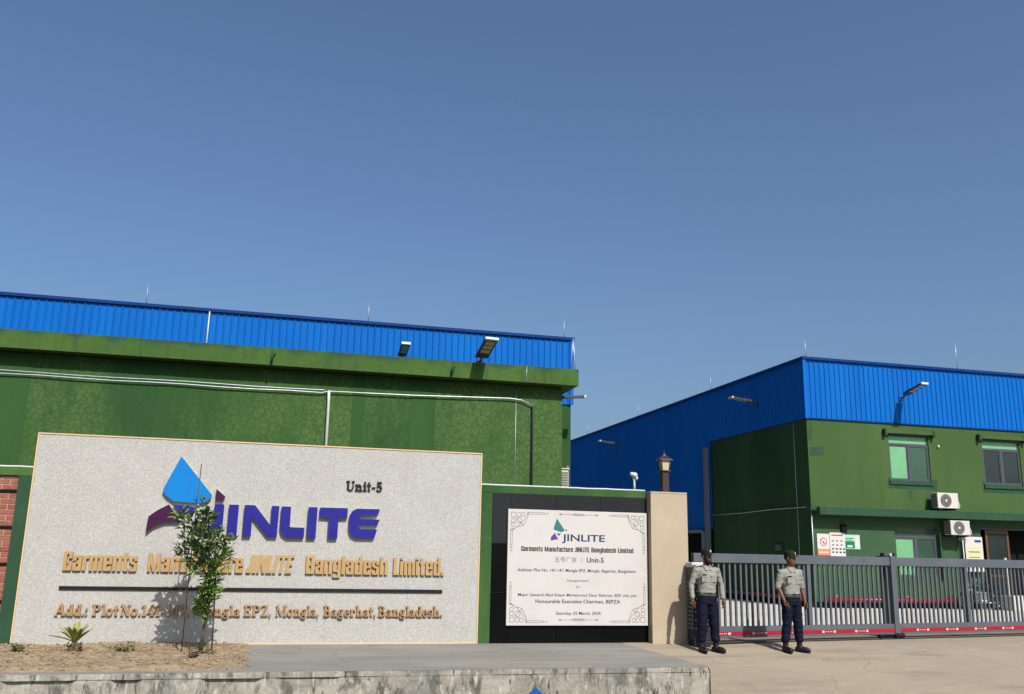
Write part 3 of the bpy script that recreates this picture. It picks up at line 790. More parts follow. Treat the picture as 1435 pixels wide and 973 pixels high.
# black tiles
tx = [3.927, 4.28, 5.177, 6.07, 6.98, 7.23]; tz = [.004, .90, 1.782, 2.703]
for i in range(5):
    for j in range(3):
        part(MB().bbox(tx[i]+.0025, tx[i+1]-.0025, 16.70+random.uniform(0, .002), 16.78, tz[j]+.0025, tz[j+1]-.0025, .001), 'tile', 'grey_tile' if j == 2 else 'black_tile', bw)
# plaque
pq = thing('plaque', (5.6, 16.66, .315), "white inauguration plaque with printed text and corner ornaments on the black tiled wall", "plaque")
PX0, PX1, PZ0, PZ1, PY = 4.215, 6.988, .315, 2.41, 16.64
part(MB().bbox(PX0, PX1, PY, PY+.055, PZ0, PZ1, .004), 'board', 'white_board', pq)
tb = MB(); py = PY-.0015
for s, x0, x1, zb, zt, off, mi in (
    ('JINLITE', 5.268, 6.128, 1.842, 1.97, .02, 2),
    ('Garments Manufacture JINLITE Bangladesh Limited', 4.477, 6.706, 1.645, 1.735, .03, 0),
    ('五号厂房', 5.127, 5.56, 1.452, 1.55, 0, 1),
    ('|', 5.66, 5.668, 1.45, 1.55, 0, 1),
    ('Unit-5', 5.76, 6.104, 1.455, 1.55, .018, 0),
    ('Address: Plot No. 141-147, Mongla EPZ, Mongla, Bagerhat, Bangladesh', 4.411, 6.746, 1.279, 1.334, .010, 0),
    ('Inaugurated', 5.377, 5.798, 1.105, 1.144, .01, 1),
    ('By', 5.56, 5.636, .996, 1.026, 0, 1),
    ('Major General Abul Kalam Mohammad Ziaur Rahman, BSP, ndc, psc', 4.429, 6.763, .836, .886, .009, 0),
    ('Honourable Executive Chairman, BEPZA', 4.766, 6.43, .713, .780, .014, 0),
    ('Saturday, 02 March, 2024', 5.158, 6.036, .508, .562, .010, 0)):
    mb = MB()
    if mi == 0 and s[0] == 'G': heavy_word(s, x0, x1, zb, zt-zb, py, 0, None, pq, 0, mb)
    else: flat_word(mb, s, x0, x1, zb, zt, py, off, 0, full=(s[0] in '五|'))
    part(mb, 'printed_line', [['print_dark', 'print_grey', 'print_navy'][mi]], pq, kind='stuff')
def flatpoly(poly, mt, nm='printed_mark'):
    part(tri_prism(poly, py, py+.001), nm, [mt, mt], pq)
flatpoly([(5.165, 2.259), (5.325, 2.04), (5.26, 2.005), (5.115, 2.045), (5.105, 2.075)], 'print_teal')
flatpoly([(5.125, 1.99), (5.16, 1.93), (5.20, 1.875), (5.13, 1.865), (5.05, 1.846), (5.05, 1.91)], 'print_purple')
flatpoly([(5.166, 1.985), (5.246, 1.978), (5.205, 1.934)], 'print_navy')
flatpoly([(5.338, 2.069), (5.371, 2.045), (5.355, 2.029), (5.338, 2.032)], 'print_navy')
orn = MB()
def rib(pts, w=.0045, closed=False):
    n = len(pts)
    for i in range(n if closed else n-1):
        a = Vector(pts[i]); b = Vector(pts[(i+1) % n]); d = (b-a)
        if d.length < 1e-6: continue
        p = Vector((-d.y, d.x)).normalized()*w
        q = [a-p, b-p, b+p, a+p]
        orn.add([(v.x, py-.0002*(len(orn.f) % 3), v.y) for v in q], [(0, 1, 2, 3)])
def circ(cx, cz, r, w=.004, n=12): rib([(cx+r*cos(2*pi*k/n), cz+r*sin(2*pi*k/n)) for k in range(n)], w, True)
def corner(fx, fz, ox, oz):
    T = lambda pts: [(ox+fx*a, oz+fz*b) for a, b in pts]
    rib(T([(.06, .06), (.145, .06), (.145, .145), (.06, .145)]), .004, True)
    for (a, b, r) in ((.21, .10, .04), (.285, .095, .038), (.10, .21, .04), (.095, .285, .038), (.215, .205, .05)):
        circ(ox+fx*a, oz+fz*b, r)
    arcp = [(.06+.33*sin(t*pi/2/10), .06+.33*cos(t*pi/2/10)) for t in range(11)]
    rib(T([(p[0], p[1]*(1-.12*sin(i*pi/10*2)**2)) for i, p in enumerate(arcp)]), .004)
    rib(T([(.145, .145), (.30, .30)]), .003)
    for d in (.052, .085):
        rib(T([(.36, d), (.66, d)]), .0035); rib(T([(d, .36), (d, .66)]), .0035)
    rib(T([(.66, .052), (.66, .085)]), .0035); rib(T([(.052, .66), (.085, .66)]), .0035)
    circ(ox+fx*.70, oz+fz*.068, .018); circ(ox+fx*.068, oz+fz*.70, .018)
    circ(ox+fx*.76, oz+fz*.068, .008, .006, 6); circ(ox+fx*.068, oz+fz*.76, .008, .006, 6)
    rib(T([(.385, .052), (.36, .11), (.33, .17), (.26, .25), (.17, .33), (.11, .36), (.052, .385)]), .0035)
for fx, ox in ((1, PX0), (-1, PX1)):
    for fz, oz in ((1, PZ0), (-1, PZ1)): corner(fx, fz, ox, oz)
for oz, fz in ((PZ0+.10, 1), (PZ1-.07, -1)):
    cx = 5.60
    rib([(cx-.40, oz), (cx-.14, oz)], .003); rib([(cx+.14, oz), (cx+.40, oz)], .003)
    circ(cx-.36, oz, .016); circ(cx+.36, oz, .016)
    zz = [(cx-.14+.28*i/10, oz+(.028 if i % 2 else -.012)*fz*(1-abs(i-5)/9)) for i in range(11)]
    rib(zz, .0045)
    for k in (-.07, 0, .07): circ(cx+k, oz, .022, .003)
part(orn, 'ornament', 'print_grey', pq, kind='stuff')

# column and lantern
cl = thing('gate_column', (7.40, 16.75, 0), "square beige stone gate column at the right end of the sign wall", "column")
part(MB().bbox(7.02, 7.785, 16.50, 17.04, -.01, 2.79, .006), 'shaft', 'beige', cl)
part(MB().bbox(7.018, 7.787, 16.498, 17.042, 2.793, 2.825, .006), 'cap_slab', 'beige', cl)
lt = thing('lantern', (7.47, 16.85, 2.825), "brown post lantern with peaked roof standing on the beige gate column", "lantern")
b = MB(); b.bbox(7.40, 7.54, 16.78, 16.92, 2.825, 3.25, .008); b.bbox(7.37, 7.57, 16.75, 16.95, 3.25, 3.275, .004)
part(b, 'post', 'brown', lt)
b = MB()
for i in range(4):
    a, c = [(-1, -1), (1, -1), (1, 1), (-1, 1)][i]
    b.tube([(7.47+a*.075, 16.85+c*.075, 3.275), (7.47+a*.092, 16.85+c*.092, 3.475)], .011, 6)
part(b, 'lantern_frame', 'brown', lt)
part(MB().add([(7.47+a*r, 16.85+c*r, z) for r, z in ((.068, 3.275), (.085, 3.475)) for a, c in ((-1, -1), (1, -1), (1, 1), (-1, 1))],
     [(0, 1, 5, 4), (1, 2, 6, 5), (2, 3, 7, 6), (3, 0, 4, 7)]), 'glass', 'lantern_glass', lt)
b = MB()
rr = [(.132, 3.475), (.128, 3.49), (.05, 3.555), (.03, 3.57), (.018, 3.60)]
b.add([(7.47+a*r, 16.85+c*r, z) for r, z in rr for a, c in ((-1, -1), (1, -1), (1, 1), (-1, 1))],
      [(4*j+i, 4*j+(i+1) % 4, 4*j+4+(i+1) % 4, 4*j+4+i) for j in range(4) for i in range(4)]+[(3, 2, 1, 0), (16, 17, 18, 19)])
part(b, 'lantern_roof', 'brown', lt)
part(MB().ell((7.47, 16.85, 3.615), (.02, .02, .02)).cyl((7.47, 16.85, 3.6), (7.47, 16.85, 3.68), .006, 6), 'finial', 'brown', lt)

vp = MB()
vp.tube([(6.83, 16.86, 2.86), (6.83, 16.86, 2.98), (6.825, 16.86, 3.06), (6.80, 16.85, 3.13)], [.026, .024, .022, .024], 8)
vp.ell((6.77, 16.83, 3.17), (.045, .05, .045)); vp.ell((6.83, 16.83, 3.155), (.055, .055, .055)); vp.ell((6.865, 16.84, 3.10), (.035, .04, .045))
vp.bbox(6.78, 6.88, 16.80, 16.92, 2.84, 2.865, .004)
solo(vp, 'wrapped_camera', 'white', "small white plastic-wrapped camera on a bent stalk on top of the green wall", "security camera")

# ------------------------------------------------------------------ cladding
def cladding(p0, p1, z0, z1, pitch=.203, depth=.032, flip=1, cap=True):
    """trapezoid ribbed sheet from p0 to p1 (x,y); ribs stand out to the right-hand side of p0->p1 when flip=1"""
    a = Vector(p0); d = Vector(p1)-a; L = d.length; d.normalize(); nrm = Vector((d.y, -d.x))*flip
    pts = []; s = 0
    while s < L:
        for ds, h in ((0, 0), (.022, 1), (.042, 1), (.064, 0)):
            if s+ds <= L: pts.append((s+ds, h))
        # shallow stiffener in the flat pan
        for ds, h in ((.115, 0), (.125, .12), (.140, .12), (.150, 0)):
            if s+ds <= L: pts.append((s+ds, h))
        s += pitch
    pts.append((L, 0))
    mb = MB(); vs = []
    for t, h in pts:
        q = a+d*t+nrm*h*depth
        vs += [(q.x, q.y, z0), (q.x, q.y, z1)]
    fs = [(2*i, 2*i+2, 2*i+3, 2*i+1) for i in range(len(pts)-1)]
    mb.add(vs, fs)
    return mb
def holes_wall(x0, x1, z0, z1, y, holes, depth=.14):
    xs = sorted({x0, x1}|{h[0] for h in holes}|{h[2] for h in holes}); zs = sorted({z0, z1}|{h[1] for h in holes}|{h[3] for h in holes})
    mb = MB()
    for i in range(len(xs)-1):
        for j in range(len(zs)-1):
            cx, cz = (xs[i]+xs[i+1])/2, (zs[j]+zs[j+1])/2
            if any(h[0] < cx < h[2] and h[1] < cz < h[3] for h in holes): continue
            mb.add([(xs[i], y, zs[j]), (xs[i+1], y, zs[j]), (xs[i+1], y, zs[j+1]), (xs[i], y, zs[j+1])], [(0, 1, 2, 3)])
    for a, c, b, d in holes:
        v = [(a, y, c), (b, y, c), (b, y, d), (a, y, d), (a, y+depth, c), (b, y+depth, c), (b, y+depth, d), (a, y+depth, d)]
        mb.add(v, [(0, 1, 5, 4), (1, 2, 6, 5), (2, 3, 7, 6), (3, 0, 4, 7)])
    return mb

# ------------------------------------------------------------------ LEFT FACTORY
lf = thing('factory_hall', (-6, 27.4, 0), "long factory hall with blue ribbed cladding and green annex behind the sign board", "building")
LX1 = 8.98
part(MB().box(-34, LX1-.02, 27.46, 60, 0, 6.30), 'lower_wall', 'green_side', lf)
part(cladding((-34, 27.42), (LX1, 27.42), 6.30, 8.44), 'front_cladding', 'blue', lf)
part(cladding((LX1, 27.42), (LX1, 60), 6.30, 8.44), 'side_cladding', 'blue', lf)
part(MB().box(-34, LX1-.001, 27.47, 60, 6.301, 8.40), 'inner_wall', 'blue_trim', lf)
b = MB(); b.box(-34, LX1+.06, 27.34, 27.50, 8.42, 8.51); b.box(LX1-.10, LX1+.061, 27.501, 60, 8.42, 8.509)
part(b, 'roof_flashing', 'blue_trim', lf)
part(MB().add([(-34, 27.5, 8.5), (LX1, 27.5, 8.5), (LX1, 43, 9.6), (-34, 43, 9.6), (LX1, 60, 8.5), (-34, 60, 8.5)], [(0, 1, 2, 3), (3, 2, 4, 5)]), 'roof', 'blue', lf)
part(MB().box(LX1-.07, LX1+.045, 27.375, 27.45, 6.3, 8.42), 'corner_trim', 'blue', lf)
WX = 8.03
for a_, b_ in ((1.85, 2.20), (3.50, 4.22), (-7.3, -6.4), (-3.3, -2.9)):
    part(MB().box(a_, b_, 25.412, 25.419, 0, 6.43), 'column_band', 'green_band', lf)
part(MB().box(-34, WX, 25.42, 27.39, 0, 6.44), 'annex_wall', 'green_patchy', lf)
part(MB().bbox(-34, 8.40, 25.0, 27.30, 6.46, 6.955, .012), 'fascia_slab', 'green_fascia', lf)
for x in (-.38, 4.60):
    s = MB().tube([(x+.05, 25.02, 6.79), (x+.03, 24.93, 6.78), (x, 24.92, 6.74), (x-.03, 24.93, 6.53)], .035, 8)
    part(s, 'drain_spout', 'green_dark', lf)
def run(pts, r, name, mt, label, cat, group=None):
    return solo(MB().tube(pts, r, 7), name, mt, label, cat, group=group)
Pt = [(-14, 25.34, 5.83)]+[(-7.1+i*.9, 25.34+.01*(i % 2), 5.845+.012*sin(i*1.7)) for i in range(10)]+[(1.17, 25.34, 5.90), (3.5, 25.34, 5.93), (6.4, 25.34, 6.02), (6.75, 25.34, 5.99), (7.08, 25.34, 5.86)]
run(Pt, .017, 'conduit', 'metal', "long white conduit running under the fascia across the green annex wall", "pipe")
run([(-14, 25.36, 5.92)]+[(-7.1+i*.9, 25.36, 5.925+.01*cos(i*1.3)) for i in range(10)]+[(1.1, 25.36, 5.945)], .013, 'thin_conduit', 'metal', "thinner grey conduit just above the long white conduit on the annex wall", "pipe")
run([(1.19, 25.33, 5.92), (1.20, 25.33, 5.6), (1.215, 25.33, 2.9)], .042, 'downpipe', 'white', "white vertical downpipe descending behind the top edge of the sign board", "pipe")
run([(7.08, 25.345, 5.86), (7.10, 25.345, 5.80), (7.10, 25.345, 2.5)], .030, 'dark_conduit', 'lamp_grey', "dark vertical pipe near the right end of the green annex wall", "pipe")
run([(6.80, 24.985, 6.95), (6.79, 24.985, 6.47)], .008, 'earth_cable', 'metal', "thin earthing strip crossing the green fascia slab", "cable")
run([(6.60, 25.40, 6.44), (6.60, 25.40, 2.5)], .008, 'wall_cable', 'metal', "thin pale cable hanging down the green annex wall left of the dark pipe", "cable")
run([(-2.33, 27.36, 8.45), (-2.34, 27.36, 6.96)], .02, 'cladding_conduit', 'white', "thin white conduit running up the blue cladding of the left hall", "pipe")
run([(8.47, 25.5, 6.96), (8.38, 25.5, 8.0)], .016, 'corner_rod', 'metal', "slim white rod rising from the right end of the green fascia", "rod")
run([(8.33, 25.6, 6.96), (8.38, 25.5, 8.0)], .010, 'corner_brace', 'metal', "thin stay leaning against the rod at the right end of the fascia", "rod")
k = 0
for (x, y, z0, z1, lb) in ((-4.12, 27.45, 8.5, 9.12, "lightning rod on the left hall roof, leftmost of its three"),
                       (2.35, 27.45, 8.5, 9.12, "lightning rod on the left hall roof above the middle of the sign board"),
                       (8.72, 27.45, 8.5, 9.12, "lightning rod at the right corner of the left hall roof"),
                       (18.15, 28.3, 8.7, 9.35, "lightning rod at the near corner of the right hall roof"),
                       (24.6, 28.3, 8.7, 9.75, "taller lightning rod on the right hall roof above the windows"),
                       (18.0, 35.5, 8.7, 9.35, "lightning rod on the side eave of the right hall, nearest of three"),
                       (18.0, 43.8, 8.7, 9.35, "lightning rod on the side eave of the right hall, middle of three"),
                       (18.0, 51.8, 8.7, 9.35, "lightning rod on the side eave of the right hall, farthest of three")):
    run([(x, y, z0), (x-.01, y, z1)], [.012, .006], 'lightning_rod', 'metal', lb, "lightning rod", "lightning rods on the roofs")

# flood lamps
def flood_lamp(label, loc, rz, tilt, L=1.0, W=.36, arm=.25, off=0.0):
    """arm leaves the origin along -Y local, head tilted up"""
    t = thing('flood_lamp', loc, label, "lamp", "flood lamps on the factory halls", rz)
    c, s = cos(tilt), sin(tilt)
    P = lambda x, d, h: (x, -(d*c-h*s), d*s+h*c)
    hb_ = MB()
    a = arm
    n0 = len(hb_.v)
    def hbox(x0, x1, d0, d1, h0, h1, mi=0):
        q = [(x0, d0, h0), (x1, d0, h0), (x1, d1, h0), (x0, d1, h0), (x0, d0, h1), (x1, d0, h1), (x1, d1, h1), (x0, d1, h1)]
        return [P(*v) for v in q]
    F = [(0, 1, 2, 3), (4, 7, 6, 5), (0, 4, 5, 1), (1, 5, 6, 2), (2, 6, 7, 3), (3, 7, 4, 0)]
    bm_ = MB(); bm_.tube([(0, 0, -.02), P(0, a*.5, -.02), P(0, a+.1, .02)], .03, 8); bm_.bbox(-.08, .08, -.02, .02, -.10, .06, .004)
    part(bm_, 'arm', 'lamp_grey', t, True)
    hb_.add(hbox(-W/2, W/2, a, a+L, .0, .055), F)
    for i in range(5): x = -W/2+W*(i+.5)/5; hb_.add(hbox(x-.006, x+.006, a+.05, a+L*.45, .055, .085), F)
    part(hb_, 'housing', 'lamp_grey', t, True)
    part(MB().add(hbox(-W/2-.004, W/2+.004, a+L-.03, a+L+.035, -.012, .062), F), 'end_cap', 'white', t, True)
    for i in range(3):
        d0 = a+L*(.28+i*.22)
        part(MB().add(hbox(-W*.36, W*.36, d0, d0+L*.17, -.008, .001), F), 'led_panel', 'lamp_lens', t, True)
    return t
flood_lamp("large street-style flood lamp jutting from the green fascia, casting a shadow on it", (5.38, 24.99, 6.98), R_(7), R_(23), .92, .38, .18)
flood_lamp("small flood lamp on the blue cladding left of the large one", (3.42, 27.36, 7.42), 0, R_(14), .85, .26, .12)
flood_lamp("flood lamp reaching out over the sunlit blue front of the right hall", (21.88, 28.14, 7.42), R_(1), R_(13), 1.02, .28, .3)
flood_lamp("flood lamp on the shaded blue side of the right hall, nearer of the two", (17.90, 31.45, 7.48), R_(-90), R_(8), .9, .30, .22)
flood_lamp("flood lamp on the shaded blue side of the right hall, farther of the two", (17.90, 46.4, 7.48), R_(-90), R_(8), .9, .30, .22)
flood_lamp("flood lamp sticking out sideways from the right end of the left hall", (8.03, 26.4, 6.27), R_(90), R_(6), .72, .26, .30)

# vent unit on the annex side
vb = thing('vent_unit', (8.2, 25.9, 3.4), "small white slatted unit at the right end of the green annex wall", "air conditioner")
part(MB().bbox(8.04, 8.33, 25.70, 26.3, 3.45, 4.06, .01), 'casing', 'ac', vb)
for i in range(7): part(MB().box(8.06, 8.31, 25.68, 25.70, 3.52+i*.07, 3.555+i*.07), 'slat', 'ac_grey', vb)
part(MB().box(8.02, 8.35, 25.66, 26.32, 4.062, 4.09).box(8.29, 8.31, 25.68, 25.70, 4.09, 4.16), 'lid', 'white', vb)

# ------------------------------------------------------------------ RIGHT FACTORY
rf = thing('gatehouse_hall', (18, 28.2, 0), "blue clad factory hall with green office front and windows behind the gate", "building")
RX = 17.97; RY = 28.2; RT = 8.62
wins = [(21.25, 4.42, 22.95, 6.06), (25.27, 4.42, 26.95, 6.06), (29.3, 4.42, 31.0, 6.06), (33.3, 4.42, 35.0, 6.06)]
low = [(21.25, 1.05, 23.0, 2.79)]
door = (24.81, .10, 28.6, 2.84)
part(holes_wall(RX, 44, 3.10, 6.47, RY, wins), 'upper_wall', 'green_right', rf)
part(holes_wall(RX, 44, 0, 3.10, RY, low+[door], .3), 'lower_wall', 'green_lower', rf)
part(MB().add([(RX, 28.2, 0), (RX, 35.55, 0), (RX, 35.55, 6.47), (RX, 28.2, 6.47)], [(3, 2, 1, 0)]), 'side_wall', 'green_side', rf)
part(MB().box(RX+.4, 43.9, 28.9, 35.5, 0, 6.4), 'inner_rooms', 'inside', rf)
part(cladding((RX-.03, RY-.03), (44, RY-.03), 6.47, RT), 'front_cladding', 'blue', rf)
part(cladding((RX-.03, 62), (RX-.03, RY-.03), 6.47, RT, flip=1), 'side_cladding', 'blue', rf)
part(cladding((RX-.028, 62), (RX-.028, 35.58), 2.76, 6.469), 'side_cladding', 'blue', rf)
part(MB().box(RX+.01, 43.9, RY+.02, 61.9, 6.48, 8.55), 'inner_wall', 'blue_trim', rf)
part(MB().box(RX+.01, 43.9, 35.6, 61.9, 2.76, 6.47), 'inner_wall', 'blue_trim', rf)
part(MB().box(RX-.085, RX+.03, RY-.09, RY-.02, 6.46, RT), 'corner_trim', 'blue', rf)
part(MB().add([(RX, RY, 8.6), (44, RY, 8.6), (44, 45, 10), (RX, 45, 8.6), (44, 62, 8.6), (RX, 62, 8.6)], [(0, 1, 2, 3), (3, 2, 4, 5)]), 'roof', 'blue', rf)
b = MB(); b.box(RX-.11, 44, RY-.12, RY+.06, RT-.02, RT+.075); b.box(RX-.11, RX+.08, RY+.061, 62, RT-.02, RT+.075)
part(b, 'roof_flashing', 'blue_trim', rf)
b = MB(); b.box(RX-.02, 44, RY-.05, RY-.001, 6.455, 6.50)
part(b, 'drip_trim', 'blue_trim', rf)
part(MB().bbox(18.0, 44, 27.72, RY-.002, 3.10, 3.37, .01), 'ledge', 'green_dark', rf)
part(MB().box(17.76, 18.02, 27.9, RY-.002, 3.25, 3.372), 'ledge_return', 'green_dark', rf)
def window(x0, z0, x1, z1, pa, pb, pt, y=RY+.09):
    f = MB(); zt = z0+(z1-z0)*.80; xm = (x0+x1)/2; e = .05
    for bx in ((x0, x0+e, z0, z1), (x1-e, x1, z0, z1), (x0+e, x1-e, z0, z0+e), (x0+e, x1-e, z1-e, z1), (x0+e, x1-e, zt-.035, zt+.035), (xm-.04, xm+.04, z0+e, zt-.035)):
        f.box(bx[0], bx[1], y-.05, y+.02, bx[2], bx[3])
    fo = part(f, 'window', 'frame', rf)
    def pane(a, b_, c, d, mt, yy, nm='pane'):
        part(MB().box(a, b_, yy, yy+.012, c, d), nm, mt, fo)
    pane(x0+e, xm-.04, z0+e, zt-.035, pa, y-.012); pane(xm+.04, x1-e, z0+e, zt-.035, pb, y-.022); pane(x0+e, x1-e, zt+.035, z1-e, pt, y-.015)
    for a, c in ((x0+e, xm-.04), (xm+.04, x1-e)):
        s = MB(); g = .035; yy = y-.045 if a > x0+.2 else y-.035
        for bx in ((a, a+g, z0+e, zt-.035), (c-g, c, z0+e, zt-.035), (a+g, c-g, z0+e, z0+e+g), (a+g, c-g, zt-.035-g, zt-.035)): s.box(bx[0], bx[1], yy, yy+.022, bx[2], bx[3])
        part(s, 'sash', 'frame', fo)
    return fo
window(*wins[0], 'pane_mint', 'pane_green', 'pane_mint')
window(*wins[1], 'pane_dark', 'pane_dark', 'pane_mint')
window(*wins[2], 'pane_dark', 'pane_green', 'pane_mint')
window(*wins[3], 'pane_green', 'pane_dark', 'pane_mint')
window(*low[0], 'pane_mint', 'pane_green', 'pane_green', RY+.12)
for a, c, b_, d in wins:
    part(MB().box(a-.12, b_+.10, RY-.16, RY-.002, 6.10, 6.23), 'window_hood', 'green_right', rf)
    h_ = MB()
    for q in (a-.22, b_+.105): h_.box(q, q+.095, RY-.18, RY-.002, 6.02, 6.25)
    part(h_, 'hood_bracket', 'green_dark', rf)
    part(MB().box(a-.06, b_+.06, RY-.05, RY-.003, c-.14, c-.002), 'window_sill', 'green_dark', rf)
a, c, b_, d = low[0]
part(MB().box(b_+.02, b_+.10, RY-.10, RY-.002, 1.0, 2.62), 'shutter_edge', 'green_dark', rf)
part(MB().box(19.07, 19.27, RY-.10, RY-.002, 2.52, 2.80), 'meter_box', 'inside', rf)
def patch(pts, y, mt, parent, nm='paint_patch'):
    c = (sum(p[0] for p in pts)/len(pts), sum(p[1] for p in pts)/len(pts)); o = []
    n = len(pts)
    for i in range(n):
        a_, b_ = pts[i], pts[(i+1) % n]
        for k in range(5):
            t_ = k/5; x_ = a_[0]+(b_[0]-a_[0])*t_; z_ = a_[1]+(b_[1]-a_[1])*t_
            j = .035*noise.noise(Vector((x_*9, z_*9, y)))
            o.append((x_+j, z_+.03*noise.noise(Vector((x_*8+4, z_*8, y)))))
    part(tri_prism(o, y-.0015, y), nm, [mt, mt], parent)
patch([(18.05, 5.15), (18.62, 5.20), (18.55, 5.48), (18.05, 5.45)], RY-.001, 'green_dark', rf)
patch([(18.02, 5.7), (18.12, 5.7), (18.2, 6.1), (18.14, 6.42), (18.02, 6.42)], RY-.001, 'green_dark', rf)
patch([(21.1, 4.12), (23.15, 4.12), (23.2, 4.5), (22.97, 4.5), (22.97, 4.27), (21.23, 4.27), (21.23, 4.5), (21.12, 4.5)], RY-.001, 'green_dark', rf)
patch([(25.15, 4.12), (27.05, 4.12), (27.1, 4.5), (26.97, 4.5), (26.97, 4.27), (25.25, 4.27), (25.25, 4.5), (25.15, 4.5)], RY-.001, 'green_dark', rf)
patch([(21.98, 3.78), (22.06, 3.78), (22.1, 4.08), (21.95, 4.08)], RY-.001, 'green_dark', rf)
# door leaf and entrance
df = MB()
for bx in ((25.10, 25.19, .12, 2.76), (26.02, 26.11, .12, 2.76), (25.19, 26.02, 2.66, 2.76), (25.19, 26.02, .12, .30), (25.19, 26.02, 1.1, 1.18)): df.box(bx[0], bx[1], RY+.06, RY+.11, bx[2], bx[3])
dl = part(df, 'door', 'wood', rf)
part(MB().box(25.19, 26.02, RY+.08, RY+.09, .30, 1.1).box(25.19, 26.02, RY+.08, RY+.09, 1.18, 2.66), 'pane', 'pane_dark', dl)
part(MB().box(25.95, 25.98, RY+.01, RY+.06, 1.0, 1.25), 'handle', 'chrome', dl)
dj = MB().box(24.815, 24.87, RY+.02, RY+.14, .1, 2.82).box(24.87, 28.59, RY+.02, RY+.14, 2.78, 2.83).box(27.1, 27.18, RY+.02, RY+.14, .1, 2.78)
part(dj, 'door_frame', 'frame', rf)
# red pipe and dark band round the foot of the building
run([(18.2, 27.98, .27), (24.2, 27.98, .27)], .085, 'fire_pipe', 'red_pipe', "red water pipe along the foot of the green office front", "pipe")
run([(17.85, 28.4, .27), (17.85, 35.4, .27)], .085, 'fire_pipe', 'red_pipe', "red water pipe along the foot of the shaded side wall", "pipe")
for i in range(9):
    part(MB().box(18.3+i*.7, 18.42+i*.7, 27.95, 28.19, .0, .19), 'pipe_support', 'gate_dark', rf)
part(MB().box(18.0, 24.4, 28.12, 28.198, .0, .20), 'plinth', 'inside', rf)
part(MB().box(17.90, 17.968, 28.3, 35.5, .0, .20), 'plinth', 'inside', rf)
for i, x in enumerate((18.6, 19.3, 21.4, 23.1)):
    solo(MB().ell((x, 27.94, .36), (.09, .06, .09)).cyl((x, 27.96, .27), (x, 27.96, .44), .03, 8), 'pipe_valve', 'red_pipe',
         ["round red valve nearest the building corner on the red pipe", "second round red valve from the building corner", "round red valve under the ground floor window", "round red valve near the entrance end of the pipe"][i], "valve", group="valves on the red pipe")
# grey vertical ducts at the junction of green and blue side walls
solo(MB().box(17.72, 17.86, 35.62, 35.76, 1.6, 6.2).box(17.74, 17.84, 35.84, 35.92, 2.0, 6.15), 'cable_duct', 'steel_blue', "tall grey cable duct where the green side wall meets the blue cladding", "duct")
solo(MB().box(17.75, 18.0, 36.0, 36.3, 0, 2.66).box(17.8, 17.95, 36.301, 48, 2.62, 2.75), 'canopy_frame', 'steel_blue', "grey steel post and beam under the raised blue side cladding", "steel frame")
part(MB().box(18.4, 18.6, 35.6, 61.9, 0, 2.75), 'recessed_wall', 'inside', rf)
run([(17.90, 35.52, 3.34), (17.90, 33, 3.33), (17.90, 30.6, 3.38), (17.90, 28.3, 3.37), (17.90, 28.12, 3.36)], .016, 'side_cable', 'metal', "pale cable sagging slightly across the shaded green side wall", "cable")
run([(17.92, 28.12, 3.36), (17.93, 28.12, .4)], .022, 'corner_conduit', 'metal', "thin grey conduit down the near corner of the right hall", "pipe")
run([(17.93, 29.0, 6.45), (17.93, 29.0, .4)], .008, 'side_wire', 'metal', "fine vertical wire near the corner on the shaded green wall", "cable")
vn = MB().bbox(17.90, 17.968, 30.15, 30.55, 1.88, 2.12, .004)
vt = thing('wall_vent', (17.93, 30.35, 1.88), "small grey-green vent grille low on the shaded side wall", "vent")
part(vn, 'frame', 'green_dark', vt)
for i in range(4): part(MB().box(17.885, 17.90, 30.18, 30.52, 1.91+i*.05, 1.935+i*.05), 'slat', 'steel_blue', vt)
for (x, z, lb) in ((23.35, 5.72, "small white cable outlet right of the first upper window"), (21.05, 0, None)):
    if lb: solo(MB().ell((x, 28.17, z), (.045, .04, .06)), 'wall_outlet', 'white', lb, "outlet")

